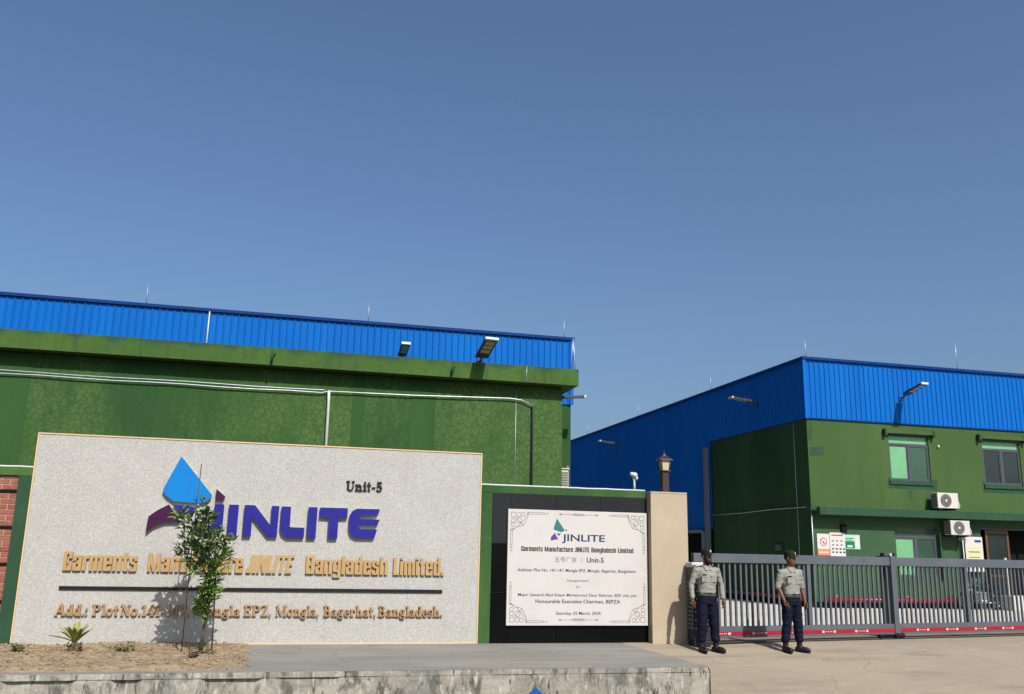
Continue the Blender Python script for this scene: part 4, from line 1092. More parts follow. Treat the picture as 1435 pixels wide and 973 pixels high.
# air conditioners
def aircon(label, x, z, w=.86, h=.58):
    t = thing('air_conditioner', (x, 27.95, z), label, "air conditioner", "outdoor air conditioning units")
    w2 = w/2; y0, y1 = -.30, .05
    part(MB().bbox(-w2, w2, y0, y1, .04, h, .012), 'casing', 'ac', t, True)
    cx, cz = -w2+.34, .04+(h-.04)/2; r = .225
    g = MB()
    for q in (r, r*.8, r*.6, r*.4):
        n = 24
        for k in range(n):
            a0, a1 = 2*pi*k/n, 2*pi*(k+1)/n
            g.add([(cx+(q-.010)*cos(a0), y0-.014, cz+(q-.010)*sin(a0)), (cx+(q-.010)*cos(a1), y0-.014, cz+(q-.010)*sin(a1)), (cx+q*cos(a1), y0-.014, cz+q*sin(a1)), (cx+q*cos(a0), y0-.014, cz+q*sin(a0))], [(0, 3, 2, 1)])
    for k in range(20):
        a = 2*pi*k/20; g.tube([(cx+.05*cos(a), y0-.012, cz+.05*sin(a)), (cx+r*cos(a), y0-.012, cz+r*sin(a))], .004, 4)
    part(MB().tube([(cx, y0-.006, cz), (cx, y0+.01, cz)], r, 24, 0, False), 'fan_recess', 'ac_grey', t, True)
    part(g, 'grille', 'ac_grey', t, True)
    part(MB().tube([(cx, y0-.022, cz), (cx, y0, cz)], .048, 12), 'hub', 'white', t, True)
    fin = MB()
    for k in range(8): fin.box(-w2-.012, -w2-.001, y0+.03, y1-.03, .08+k*.06, .11+k*.06)
    part(fin, 'side_grille', 'gate_dark', t, True)
    part(MB().box(-w2+.08, -w2+.14, y0+.02, .24, -.02, .039).box(w2-.14, w2-.08, y0+.02, .24, -.02, .039), 'bracket', 'gate_dark', t, True)
    p = MB()
    for k in range(2): p.tube([(w2, y0+.1, .2-k*.06), (w2+.08, y0+.1, .28-k*.05), (w2+.13-.03*k, y0+.1, .15), (w2+.10, y0+.12, .0+k*.05), (w2+.03, .2, .05)], .014, 6)
    part(p, 'hoses', 'white', t, True)
    return t
aircon("white air conditioner unit standing on the green ledge below the first upper window", 23.13, 3.42)
aircon("white air conditioner unit under the green ledge, left of the brown door", 23.55, 2.50, .80, .54)

# posters
def poster(label, x0, x1, z0, z1, base, blocks, y=RY-.03, ring=None, lines=0, leg=False):
    t = thing('poster', ((x0+x1)/2, y, z0), label, "sign", "notices on the office wall")
    part(MB().box(x0, x1, y, y+.012, z0, z1), 'board', base, t)
    for k, (a, c, b_, d, mt) in enumerate(blocks):
        part(MB().box(x0+(x1-x0)*a, x0+(x1-x0)*b_, y-.0015-.0005*k, y, z0+(z1-z0)*c, z0+(z1-z0)*d), 'printed_block', mt, t)
    if ring:
        g = MB(); cx, cz, r = ring; n = 20
        for k in range(n):
            a0, a1 = 2*pi*k/n, 2*pi*(k+1)/n
            g.add([(cx+(r-.025)*cos(a0), y-.002, cz+(r-.025)*sin(a0)), (cx+(r-.025)*cos(a1), y-.002, cz+(r-.025)*sin(a1)), (cx+r*cos(a1), y-.002, cz+r*sin(a1)), (cx+r*cos(a0), y-.002, cz+r*sin(a0))], [(0, 3, 2, 1)])
        g.add([(cx-r*.68, y-.0024, cz+r*.58), (cx-r*.58, y-.0024, cz+r*.68), (cx+r*.68, y-.0024, cz-r*.58), (cx+r*.58, y-.0024, cz-r*.68)], [(0, 1, 2, 3)])
        part(g, 'prohibition_ring', 'poster_red', t)
    return t
poster("white notice with a red no-smoking ring and orange foot, leftmost of the three", 18.12, 18.60, 1.74, 2.47, 'paper', [(.0, 0, 1, .30, 'poster_orange'), (.1, .12, .9, .17, 'paper'), (.42, .56, .6, .60, 'print_dark')], ring=(18.36, 2.20, .14))
poster("white notice with rows of small black icons, middle of the three", 18.60, 19.20, 1.72, 2.52, 'paper',
       [(.12, .86, .88, .91, 'poster_red')]+[(.12+.28*i, .62-.17*j, .26+.28*i, .67-.17*j, 'print_grey') for i in range(3) for j in range(2)]+[(.12+.24*i, .14+.14*j, .24+.24*i, .20+.14*j, 'print_dark') for i in range(4) for j in range(2)], y=RY-.05)
poster("mint notice with a dark green block, rightmost of the three", 19.20, 19.80, 1.97, 2.46, 'poster_mint', [(.02, .05, .64, .55, 'poster_green'), (.15, .12, .5, .28, 'poster_mint'), (.04, .72, .6, .78, 'poster_green'), (.04, .60, .5, .65, 'poster_green'), (.68, .1, .96, .9, 'paper')])
poster("tall white notice board with a blue mark, standing left of the brown door", 23.98, 24.72, 1.28, 2.50, 'paper', [(.12, .15, .9, .72, 'poster_yellow'), (.55, .84, .92, .91, 'poster_blue'), (.16, .55, .8, .58, 'print_grey'), (.16, .4, .8, .42, 'print_grey')], y=28.0)
solo(MB().cyl((23.93, 28.05, 0), (23.93, 28.05, 2.5), .022, 8), 'notice_pole', 'white', "slim white pole at the left edge of the tall notice board", "pole")
solo(MB().bbox(24.98, 25.06, 27.3, 27.38, .5, 1.78, .01), 'white_post', 'white', "thin white post on the entrance step beside the brown door", "post")
solo(MB().bbox(24.80, 33, 26.9, 27.5, 0, .50, .02).bbox(25.3, 33, 27.52, 28.19, 0, .12, .01), 'entrance_step', 'yard', "pale concrete step and low parapet in front of the entrance", "step")

# motorcycle parked by the wall
mc = thing('motorcycle', (23.95, 27.45, 0), "dark motorcycle with chrome parts parked left of the entrance step", "motorcycle")
def wheel(x):
    w_ = MB(); n = 24
    w_.tube([(x+.27*cos(2*pi*k/n), 0, .30+.27*sin(2*pi*k/n)) for k in range(n+1)], .045, 8, cap=False)
    o = part(w_, 'wheel', 'rubber', mc, True)
    r = MB(); r.tube([(x+.22*cos(2*pi*k/n), 0, .30+.22*sin(2*pi*k/n)) for k in range(n+1)], .014, 6, cap=False)
    for k in range(10): r.tube([(x, 0, .30), (x+.22*cos(2*pi*k/10), 0, .30+.22*sin(2*pi*k/10))], .006, 4)
    r.cyl((x, -.06, .30), (x, .06, .30), .035, 10)
    q = r.mesh('rim', 'chrome'); link('rim', q, o)
wheel(-.62); wheel(.62)
part(MB().tube([(-.30, 0, .72), (-.15, 0, .80), (.08, 0, .80), (.25, 0, .72)], [(.05, .08), (.13, .10), (.13, .10), (.06, .08)], 12), 'fuel_tank', 'bike_body', mc, True)
part(MB().tube([(.12, 0, .74), (.4, 0, .76), (.75, 0, .80), (.80, 0, .80)], [(.06, .1), (.05, .12), (.045, .10), (.02, .05)], 10), 'seat', 'rubber', mc, True)
part(MB().bbox(-.22, .18, -.14, .14, .28, .62, .04).bbox(-.10, .05, -.18, .18, .24, .34, .03), 'engine', 'chrome', mc, True)
fr = MB(); fr.tube([(-.40, 0, .85), (-.2, 0, .68), (.25, 0, .66), (.62, 0, .30)], .022, 8); fr.tube([(-.36, 0, .8), (-.22, 0, .3), (.2, 0, .26), (.3, 0, .66)], .02, 8)
part(fr, 'frame', 'bike_body', mc, True)
fk = MB()
for s in (-.07, .07): fk.tube([(-.62, s, .30), (-.42, s, .92)], .02, 8)
part(fk, 'fork', 'chrome', mc, True)
part(MB().tube([(-.30, -.32, 1.0), (-.38, -.2, 1.02), (-.40, 0, .96), (-.38, .2, 1.02), (-.30, .32, 1.0)], .016, 8), 'handlebar', 'chrome', mc, True)
part(MB().tube([(-.44, 0, .86), (-.56, 0, .85)], [.08, .10], 14), 'headlight', 'chrome', mc, True)
part(MB().tube([(-.05, -.16, .26), (.3, -.17, .25), (.75, -.17, .34)], [.025, .03, .04], 10), 'exhaust', 'chrome', mc, True)
part(MB().tube([(-.62+.33*cos(a), 0, .30+.33*sin(a)) for a in (.3, .8, 1.4, 2.0, 2.5)], [(.05, .01)]*5, 8), 'mudguard', 'bike_body', mc, True)
part(MB().tube([(.62+.33*cos(a), 0, .30+.33*sin(a)) for a in (.2, .8, 1.4, 2.0, 2.6)], [(.06, .01)]*5, 8), 'mudguard', 'bike_body', mc, True)
for s in (-1, 1): part(MB().tube([(-.33, s*.26, 1.0), (-.30, s*.30, 1.16)], .006, 5).ell((-.30, s*.30, 1.19), (.012, .06, .04)), 'mirror', 'chrome', mc, True)

# ------------------------------------------------------------------ GATE
GA = math.atan(.17)
gt = thing('sliding_gate', (7.88, 16.565, 0), "long grey steel sliding gate of vertical bars with a red strip along its foot", "gate", rz=GA)
GL_ = 14.6; PX = 5.17      # carriage post position along the gate
xs0 = .02
part(MB().bbox(xs0, PX-.07, -.05, .05, 1.50, 1.675, .006), 'top_rail', 'gate', gt, True)
part(MB().bbox(PX+.07, GL_, -.03, .07, 1.49, 1.675, .006), 'top_rail', 'gate', gt, True)
part(MB().bbox(xs0, PX-.07, -.055, .055, .085, .295, .006), 'bottom_rail', 'gate', gt, True)
part(MB().bbox(PX+.07, GL_, -.035, .075, .085, .295, .006), 'bottom_rail', 'gate', gt, True)
part(MB().box(xs0, PX-.07, -.0585, -.0555, .125, .205), 'red_strip', 'red_tape', gt, True)
part(MB().box(PX+.07, GL_, -.0385, -.0355, .125, .205), 'red_strip', 'red_tape', gt, True)
rm = MB()
rm.box(-.18, -.12, -.0015, 0, -.022, .022); rm.box(.12, .18, -.0015, 0, -.022, .022)
for q in (-.07, -.02, .03, .07): rm.box(q-.012, q+.012, -.0012, 0, -.009, .009)
rme = rm.mesh('reflector_mark', 'reflector')
x = .65
while x < GL_-.3:
    if not (PX-.25 < x < PX+.25): link('reflector_mark', rme, gt, (x, (-.0588 if x < PX else -.0388), .165))
    x += .88
def stile(x, w, z1=1.50, y0=-.045, y1=.045): part(MB().bbox(x-w/2, x+w/2, y0, y1, .295, z1, .005), 'stile', 'gate', gt, True)
stiles = [1.02-.9, 2.86, 7.42, 10.4, 13.4]
for s in stiles: stile(s, .09, 1.50 if s < PX else 1.49, -.04 if s < PX else -.02, .04 if s < PX else .06)
part(MB().bbox(PX-.068, PX+.068, -.075, .075, .03, 1.70, .006), 'main_post', 'gate', gt, True)
bme = MB().bbox(-.021, .021, -.018, .018, .2955, 1.4985, .004).mesh('bar', 'gate')
x = .22
while x < GL_-.05:
    if abs(x-PX) > .10 and all(abs(x-s) > .07 for s in stiles): link('bar', bme, gt, (x, 0 if x < PX else .02, 0 if x < PX else -.009))
    x += .1335
part(MB().bbox(PX-.50, PX+.02, -.05, .06, .06, .115, .006).bbox(PX-.02, PX+.16, -.10, .08, .05, .10, .006), 'carriage', 'gate_dark', gt, True)
wm = MB().cyl((0, -.035, 0), (0, .035, 0), .055, 16).mesh('wheel', 'rubber')
for (a, b_) in ((PX-.42, 0), (PX-.02, -.06), (PX+.12, -.06), (13.8, .02)): link('wheel', wm, gt, (a, b_, .058))
part(MB().bbox(PX-.03, PX+.03, -.03, .03, 1.70, 1.76, .008), 'post_cap', 'white', gt, True)
gp = thing('guide_post', (13.20, 17.80, 0), "black steel guide post with rollers just behind the gate's wheeled post", "post")
part(MB().bbox(12.98, 13.10, 17.72, 17.84, 0, 1.66, .006).bbox(13.17, 13.25, 17.72, 17.84, 0, 1.66, .006), 'post', 'gate_dark', gp)
part(MB().bbox(12.92, 13.30, 17.66, 17.86, 1.66, 1.70, .005), 'top_plate', 'gate_dark', gp)
for x in (12.98, 13.24): part(MB().cyl((x, 17.70, 1.70), (x, 17.70, 1.77), .045, 12), 'roller', 'rubber', gp)
# motor housing
mh = thing('gate_motor_housing', (7.88, 16.30, 0), "dark patterned gate motor housing with a white top beside the beige column", "gate motor")
part(MB().bbox(7.70, 8.06, 16.16, 16.44, .08, 1.40, .012), 'casing', 'navy_box', mh)
part(MB().bbox(7.69, 8.07, 16.15, 16.45, 1.403, 1.50, .02), 'top_cover', 'white', mh)
part(MB().bbox(7.71, 8.05, 16.17, 16.43, -0.04, .078, .01), 'base', 'gate_dark', mh)
dm = MB()
for i in range(5):
    for j in range(12):
        x = 7.745+i*.066+(.033 if j % 2 else 0); z = .30+j*.075
        dm.add([(x-.013, 16.156, z), (x, 16.152, z-.020), (x+.013, 16.156, z), (x, 16.152, z+.026)], [(0, 1, 2, 3)])
for i in range(4):
    for j in range(12):
        y = 16.19+i*.066; z = .30+j*.075
        dm.add([(7.696, y-.013, z), (7.694, y, z-.020), (7.696, y+.013, z), (7.694, y, z+.026)], [(3, 2, 1, 0)])
part(dm, 'pattern_marks', 'white', mh, kind='stuff')

# small emblem on the pavement's front face
em = thing('kerb_emblem', (3.736, 12.99, -.60), "small blue drop emblem fixed to the weathered concrete front, only its tip showing", "sign")
d_ = [(3.74, -.235), (3.83, -.32), (3.90, -.40), (3.88, -.44), (3.70, -.45), (3.60, -.40), (3.64, -.33)]
part(tri_prism(d_, 12.965, 13.01), 'emblem_drop', ['em_dull', 'em_dull'], em)

# ------------------------------------------------------------------ PLANTS
def leaf(mb, p, d, L, W, droop=.25, mi=0):
    d = d.normalized(); s = d.cross(Vector((0, 0, 1)))
    if s.length < .1: s = Vector((1, 0, 0))
    s.normalize(); n = s.cross(d)
    s = (s+n*random.uniform(-.6, .6)).normalized(); n = s.cross(d)
    a = p+d*L*.33-n*.0+s*W*.5; b = p+d*L*.33-s*W*.5
    a2 = p+d*L*.7-Vector((0, 0, droop*L*.3))+s*W*.42; b2 = p+d*L*.7-Vector((0, 0, droop*L*.3))-s*W*.42
    t = p+d*L-Vector((0, 0, droop*L)); c1 = p+d*L*.35-n*W*.16; c2 = p+d*L*.7-n*W*.14-Vector((0, 0, droop*L*.3))
    mb.add([p, a, c1, b, a2, c2, b2, t], [(0, 2, 1), (0, 3, 2), (1, 2, 5, 4), (3, 6, 5, 2), (4, 5, 7), (5, 6, 7)], mi, True)
rnd = random.Random(11)
tre = thing('young_tree', (-.95, 15.32, 0), "slender young tree with bushy leaves in front of the sign's emblem", "tree")
tk = MB()
trunk = [(-.955, 15.30, -.02), (-.945, 15.32, .35), (-.90, 15.33, .70), (-.93, 15.33, 1.1), (-.97, 15.34, 1.5), (-1.0, 15.35, 1.9), (-1.08, 15.35, 2.25)]
tk.tube(trunk, [.028, .024, .021, .018, .014, .009, .004], 9)
br = [[(-.93, 15.33, 1.1), (-1.15, 15.25, 1.5), (-1.30, 15.2, 1.95)], [(-.95, 15.33, 1.2), (-.78, 15.28, 1.45), (-.68, 15.2, 1.62)], [(-.97, 15.34, 1.45), (-1.25, 15.4, 1.75), (-1.45, 15.4, 2.05)],
      [(-.98, 15.34, 1.6), (-.85, 15.45, 1.85), (-.78, 15.45, 1.95)], [(-.9, 15.33, .75), (-.84, 15.25, .85), (-.80, 15.2, 1.05)], [(-.93, 15.33, .65), (-1.0, 15.25, .72), (-1.02, 15.2, .85)],
      [(-.95, 15.33, 1.15), (-1.15, 15.4, 1.3), (-1.32, 15.45, 1.45)], [(-.95, 15.33, 1.3), (-.85, 15.15, 1.5), (-.9, 15.05, 1.75)]]
for b_ in br: tk.tube(b_, [.011, .008, .003], 6)
part(tk, 'trunk', 'bark', tre)
crown = MB()
blobs = [(-1.13, 2.20, .10, .14, 36, 0), (-1.44, 2.08, .09, .08, 26, 1), (-1.28, 1.95, .17, .13, 70, 0), (-1.05, 2.0, .16, .16, 84, 0), (-1.1, 1.75, .27, .19, 200, 0), (-.85, 1.72, .17, .16, 90, 0), (-1.2, 1.50, .22, .16, 120, 0),
         (-.9, 1.45, .23, .16, 120, 0), (-.72, 1.48, .12, .10, 40, 1), (-1.0, 1.28, .24, .13, 110, 0), (-.80, 1.30, .14, .1, 40, 1), (-1.37, 1.58, .08, .08, 20, 0), (-.66, 1.68, .07, .06, 12, 0)]
yng = [(-.88, 1.10, .10, .11, 70, 1), (-.92, .96, .11, .10, 74, 1), (-.97, .83, .11, .10, 74, 1), (-.96, .70, .10, .09, 60, 1), (-1.0, .60, .08, .06, 30, 0), (-.85, .88, .08, .1, 40, 1)]
for (cx, cz, rx, rz, n, kind) in blobs+yng:
    for i in range(int(n*1.1)):
        while True:
            a = Vector((rnd.uniform(-1, 1), rnd.uniform(-1, 1), rnd.uniform(-1, 1)))
            if a.length < 1: break
        p = Vector((cx+a.x*rx*1.03, 15.30+a.y*rx*1.2, cz+a.z*rz*1.05))
        d = Vector((a.x*.9, a.y*.9, a.z*.5+.55))+Vector((rnd.uniform(-.5, .5), rnd.uniform(-.5, .5), rnd.uniform(-.5, .4)))
        mi = 1 if (kind and rnd.random() < .75) or rnd.random() < .12 else 0
        leaf(crown, p, d, rnd.uniform(.09, .165), rnd.uniform(.034, .056), rnd.uniform(.1, .4), mi)
part(crown, 'crown', ['leaf', 'leaf_young'], tre, kind='stuff')
for pts, r, lb in (([(-1.20, 15.28, 2.90), (-1.222, 15.28, 1.9), (-1.235, 15.3, 0)], .008, "tallest thin stake, left of the young tree's trunk"),
                   ([(-.84, 15.42, 1.2), (-.815, 15.42, .5), (-.80, 15.42, 0)], .012, "short stake just right of the young tree's trunk"),
                   ([(-1.30, 15.45, 1.35), (-1.225, 15.2, .6), (-1.05, 14.6, 0)], .006, "thin leaning stick in front and left of the young tree")):
    run(pts, r, 'plant_stake', 'stake', lb, "stake", "stakes round the young tree")
# cycad
cy = thing('cycad_palm', (-2.78, 15.47, 0), "small yellow-green cycad palm with a stubby dark trunk in the planting bed", "palm")
tb_ = MB().rings([(-2.78, 15.47, -.01, .085, .085), (-2.78, 15.47, .04, .095, .095), (-2.78, 15.47, .12, .085, .085), (-2.78, 15.47, .16, .04, .04)], 12)
for i in range(46):
    a = rnd.uniform(0, 2*pi); z = rnd.uniform(.01, .15); r = .088
    leaf(tb_, Vector((-2.78+r*cos(a), 15.47+r*sin(a), z)), Vector((cos(a), sin(a), 1.2)), .045, .03, 0)
part(tb_, 'trunk', 'bark', cy)
for i in range(13):
    a = 2*pi*i/13+rnd.uniform(-.2, .2); L = rnd.uniform(.30, .37); el = rnd.uniform(.5, 1.25)
    if abs(sin(a)) > .8: el = rnd.uniform(.9, 1.3)
    f = MB(); pts = []
    for k in range(9):
        t = k/8; h = cos(el)*L*t*(1+.15*t); z = .15+sin(el)*L*t-.12*L*t*t*1.3
        pts.append(Vector((-2.78+h*cos(a), 15.47+h*sin(a), z)))
    f.tube(pts, .004, 5)
    sd_ = Vector((-sin(a), cos(a), 0))
    for k in range(1, 34):
        t = k/33; i0 = min(7, int(t*8)); p = pts[i0].lerp(pts[i0+1], t*8-i0); d = (pts[i0+1]-pts[i0]).normalized()
        for s in (-1, 1):
            ll = .12*(1-.7*t)*(.5+min(1, t*4)*.5)
            e = p+(sd_*s*.75+d*.75+Vector((0, 0, .25))).normalized()*ll
            w_ = d*.009
            f.add([p-w_, p+w_, e+w_*.3], [(0, 1, 2)])
    part(f, 'frond', 'leaf_palm', cy)
def weed(x, y, n, h, label, mt, flat=False):
    w_ = MB()
    for i in range(n):
        a = rnd.uniform(0, 2*pi); p = Vector((x+rnd.uniform(-.03, .03)*(4 if flat else 1), y+rnd.uniform(-.03, .03)*(3 if flat else 1), .01))
        d = Vector((cos(a)*.8, sin(a)*.8, rnd.uniform(.5, 1.6)))
        e = p+d.normalized()*h*rnd.uniform(.4, 1); w_.tube([p, p.lerp(e, .5)+Vector((0, 0, .01)), e], [.003, .002, .001], 4)
        for k in range(4):
            q = p.lerp(e, .35+.2*k); leaf(w_, q, Vector((cos(a+k*1.9), sin(a+k*1.9), rnd.uniform(0, .8))), h*rnd.uniform(.25, .45), h*.14, .2)
    solo(w_, 'small_plant', mt, label, "plant", loc=(x, y, 0), group="small plants in the planting bed")
weed(-3.56, 15.5, 18, .20, "dry green weed at the left foot of the sign board", 'leaf_dry')
weed(-2.10, 15.35, 24, .21, "low bushy seedling between the cycad and the young tree", 'leaf_dry', True)
weed(-1.00, 14.55, 12, .20, "dry twiggy seedling in front of the young tree", 'bark')
weed(-.88, 15.15, 18, .15, "pale weeds sprouting at the foot of the young tree", 'leaf_dry', True)
weed(-1.72, 15.5, 5, .10, "tiny seedling by the sign's foot, left of the young tree", 'leaf_dry')
for i in range(7):
    x = rnd.uniform(-3.8, -.5); y = rnd.uniform(13.8, 15.1)
lt_ = MB()
for i in range(420):
    x = rnd.uniform(-5.5, -.4); y = rnd.uniform(13.5, 16.5); a = rnd.uniform(0, 2*pi)
    leaf(lt_, Vector((x, y, soil_h(x, y)+.004)), Vector((cos(a), sin(a), .25)), rnd.uniform(.03, .07), .014, .1)
tag(link('leaf_litter', lt_.mesh('leaf_litter', 'leaf_dry')), "dead leaves and straw scattered on the planting bed", "leaf litter", kind='stuff')

# ------------------------------------------------------------------ PEOPLE
def fused(mb, name, voxel, smooth=3, wr=0, seed=0):
    me = mb.mesh(name, 'skin')
    o = bpy.data.objects.new(name, me); COL.objects.link(o)
    md = o.modifiers.new('r', 'REMESH'); md.mode = 'VOXEL'; md.voxel_size = voxel
    ms = o.modifiers.new('s', 'SMOOTH'); ms.iterations = smooth; ms.factor = .5
    dg = bpy.context.evaluated_depsgraph_get(); dg.update()
    out = bpy.data.meshes.new_from_object(o.evaluated_get(dg), depsgraph=dg)
    bpy.data.objects.remove(o); bpy.data.meshes.remove(me)
    if wr:
        out.calc_loop_triangles()
        nn = [v.normal.copy() for v in out.vertices]
        for v, nrm in zip(out.vertices, nn):
            q = Vector((v.co.x*9+seed, v.co.y*9, v.co.z*22))
            v.co += nrm*(wr*noise.noise(q)+wr*.5*noise.noise(q*2.3))
    for p in out.polygons: p.use_smooth = True
    out.name = name
    return out
G1X, G1Y, G2X, G2Y = 7.80, 15.78, 9.50, 15.73
def person(label, loc, rz, head_turn, sleeves, beard, arms, feet, H=1.0):
    t = thing('person', loc, label, "person", None, rz)
    hz = R_(head_turn); hc = Vector((0, -.015, 1.60))
    def hd(x, y, z):      # head-local to body
        return (hc.x+x*cos(hz)-y*sin(hz), hc.y+x*sin(hz)+y*cos(hz), hc.z+z)
    b = MB()
    # head
    def hring(cx, cy, z, rx, ry, n=18): return [hd(cx+rx*cos(2*pi*k/n), cy+ry*sin(2*pi*k/n), z) for k in range(n)]
    rg = [(0, -.035, -.115, .026, .03), (0, -.035, -.10, .045, .052), (0, -.022, -.07, .058, .074), (0, -.010, -.03, .066, .088), (0, -.003, .01, .071, .094), (0, 0, .05, .073, .095), (0, .004, .08, .066, .086), (0, .006, .105, .046, .06), (0, .006, .118, .015, .02)]
    vs = []; fs = []; n = 18
    for r in rg: vs += hring(*r)
    for i in range(len(rg)-1):
        for k in range(n): a = i*n+k; c = i*n+(k+1) % n; fs.append((a, c, c+n, a+n))
    fs += [tuple(reversed(range(n))), tuple((len(rg)-1)*n+k for k in range(n))]
    b.add(vs, fs)
    b.tube([hd(0, -.088, .02), hd(0, -.108, -.015), hd(0, -.098, -.032)], [.008, .014, .012], 8)       # nose
    b.tube([hd(-.024, -.086, -.055), hd(0, -.095, -.055), hd(.024, -.086, -.055)], [.006, .010, .006], 8)    # lips
    b.tube([hd(-.045, -.072, .028), hd(0, -.090, .032), hd(.045, -.072, .028)], [.008, .009, .008], 8)     # brow
    for s in (-1, 1):
        b.tube([hd(s*.070, .0, -.03), hd(s*.079, .006, .0), hd(s*.072, .004, .028)], [(.007, .014), (.009, .018), (.007, .012)], 8)
    b.tube([(0, .01, 1.36), (0, .0, 1.44), (0, -.005, 1.53)], [.062, .055, .056], 14)
    b.rings([(0, 0, .86, .14, .095), (0, 0, .95, .145, .10), (0, .005, 1.05, .13, .088), (0, 0, 1.2, .155, .10), (0, 0, 1.33, .165, .10), (0, .0, 1.40, .12, .075), (0, .0, 1.43, .07, .055)], 18)
    shirt = MB(); hem = .93
    shirt.rings([(0, 0, hem, .152, .110), (0, .0, .98, .153, .112), (0, 0, 1.05, .156, .112), (0, -.004, 1.18, .166, .116), (0, -.004, 1.30, .178, .114), (0, 0, 1.38, .17, .098), (0, .004, 1.425, .11, .075), (0, .0, 1.455, .066, .062)], 22, ex=2.3)
    hands = []
    for s, (el, wr_, fw_) in zip((-1, 1), arms):
        sh = (s*.185, 0, 1.375)
        b.tube([sh, ((sh[0]+el[0])/2, (sh[1]+el[1])/2, (sh[2]+el[2])/2), el, ((el[0]+wr_[0])/2, (el[1]+wr_[1])/2, (el[2]+wr_[2])/2), wr_], [.050, .046, .038, .036, .026], 12)
        if sleeves == 'long':
            e2 = [el[i]+(wr_[i]-el[i])*.93 for i in range(3)]
            shirt.tube([(s*.13, 0, 1.385), sh, ((sh[0]+el[0])/2, el[1]/2, (sh[2]+el[2])/2), el, [el[i]+(wr_[i]-el[i])*.5 for i in range(3)], e2], [.055, .064, .057, .050, .044, .037], 14)
        else:
            e2 = [el[i]+(wr_[i]-el[i])*.12 for i in range(3)]
            shirt.tube([(s*.13, 0, 1.385), sh, ((sh[0]+el[0])/2, el[1]/2, (sh[2]+el[2])/2), el, e2], [.055, .064, .060, .057, .056], 14)
        # hand
        W = Vector(wr_); D = (W-Vector(el)).normalized(); D = (D+Vector(fw_)*.25).normalized()
        Fx = Vector((0, 1, 0)); Fx = (Fx-D*Fx.dot(D)).normalized()          # fingers spread front to back
        Nn = D.cross(Fx)*(-s)
        if Nn.x*s > 0: Nn = -Nn                                     # palm faces the thigh
        pm = W+D*.05
        b.tube([W-D*.01, W+D*.03, W+D*.075, W+D*.09], [(.024, .020), (.036, .017), (.040, .016), (.036, .012)] if True else 0, 10)
        # explicit palm slab
        for q in range(4):
            f0 = W+D*.08+Fx*(-.030+.020*q); Lf = (.066, .076, .072, .056)[3-q]
            k1 = f0+D*Lf*.42+Nn*.006; k2 = k1+(D*.85+Nn*.5).normalized()*Lf*.33; k3 = k2+(D*.6+Nn*.8).normalized()*Lf*.28
            b.tube([f0-D*.02, f0, k1, k2, k3], [.0095, .0095, .009, .0085, .0065], 8)
        th = W+D*.03-Fx*.030
        b.tube([th, th-Fx*.022+D*.025+Nn*.008, th-Fx*.026+D*.052+Nn*.014], [.012, .011, .008], 8)
        b.tube([W+D*.02+Fx*.012, W+D*.085+Fx*.018], [.020, .014], 8); b.tube([W+D*.02-Fx*.012, W+D*.085-Fx*.018], [.020, .014], 8)
    tro = MB()
    tro.rings([(0, 0, .80, .155, .115), (0, .004, .88, .172, .125), (0, 0, .96, .168, .120), (0, 0, 1.0, .160, .112)], 22, ex=2.3)
    for s, (kx, ky, ax, ay, ta) in zip((-1, 1), feet):
        b.tube([(s*.085, 0, .88), (kx, ky, .48), ((kx+ax)/2, (ky+ay)/2+.01, .34), (ax, ay, .09)], [.078, .054, .052, .036], 12)
        tro.tube([(s*.078, .004, .90), (s*.088, 0, .78), ((s*.09+kx)/2, ky/2, .64), (kx, ky-.004, .48), ((kx+ax)/2, (ky+ay)/2, .34), (ax, ay, .20), (ax, ay, .17)], [.096, .102, .094, .084, .080, .075, .066], 16)
        # foot core + boot
        tv = Vector((sin(R_(ta)), -cos(R_(ta)), 0)); A = Vector((ax, ay, 0))
        b.tube([A-tv*.05+Vector((0, 0, .05)), A+tv*.06+Vector((0, 0, .045)), A+tv*.15+Vector((0, 0, .03))], [.034, .034, .022], 8)
        bo = MB()
        bo.tube([A+Vector((0, 0, .25)), A+Vector((0, 0, .16)), A+Vector((0, 0, .09)), A+Vector((0, 0, .05))], [.052, .050, .050, .046], 14)
        bo.tube([A-tv*.075+Vector((0, 0, .045)), A-tv*.03+Vector((0, 0, .052)), A+tv*.06+Vector((0, 0, .055)), A+tv*.125+Vector((0, 0, .045)), A+tv*.172+Vector((0, 0, .036)), A+tv*.186+Vector((0, 0, .03))], [.036, .048, .047, .046, .036, .018], 14)
        bm2 = fused(bo, 'boot', .012, 2)
        for v in bm2.vertices:
            if v.co.z < .014: v.co.z = .014
        bm2.materials.clear(); bm2.materials.append(M['boot'])
        bt = link('boot', bm2, t)
        so_ = MB(); side = Vector((tv.y, -tv.x, 0)); ol = []
        for k in range(18):
            a_ = 2*pi*k/18; u_ = cos(a_); v_ = sin(a_)
            ol.append(A+tv*(.055+.138*u_)+side*v_*(.047 if u_ > 0 else .042))
        so_.add([(p.x, p.y, 0) for p in ol]+[(p.x, p.y, .022) for p in ol], [tuple(reversed(range(18))), tuple(range(18, 36))]+[(k, (k+1) % 18, 18+(k+1) % 18, 18+k) for k in range(18)])
        link('sole', so_.mesh('sole', 'rubber'), bt)
    bmsh = fused(b, 'body', .0065, 2)
    bmsh.materials.clear(); bmsh.materials.append(M['skin']); link('body', bmsh, t)
    sm_ = fused(shirt, 'shirt', .011, 3, .007, loc[0]); sm_.materials.clear(); sm_.materials.append(M['shirt']); so2 = link('shirt', sm_, t)
    tm_ = fused(tro, 'trousers', .012, 3, .009, loc[0]+5); tm_.materials.clear(); tm_.materials.append(M['trousers']); link('trousers', tm_, t)
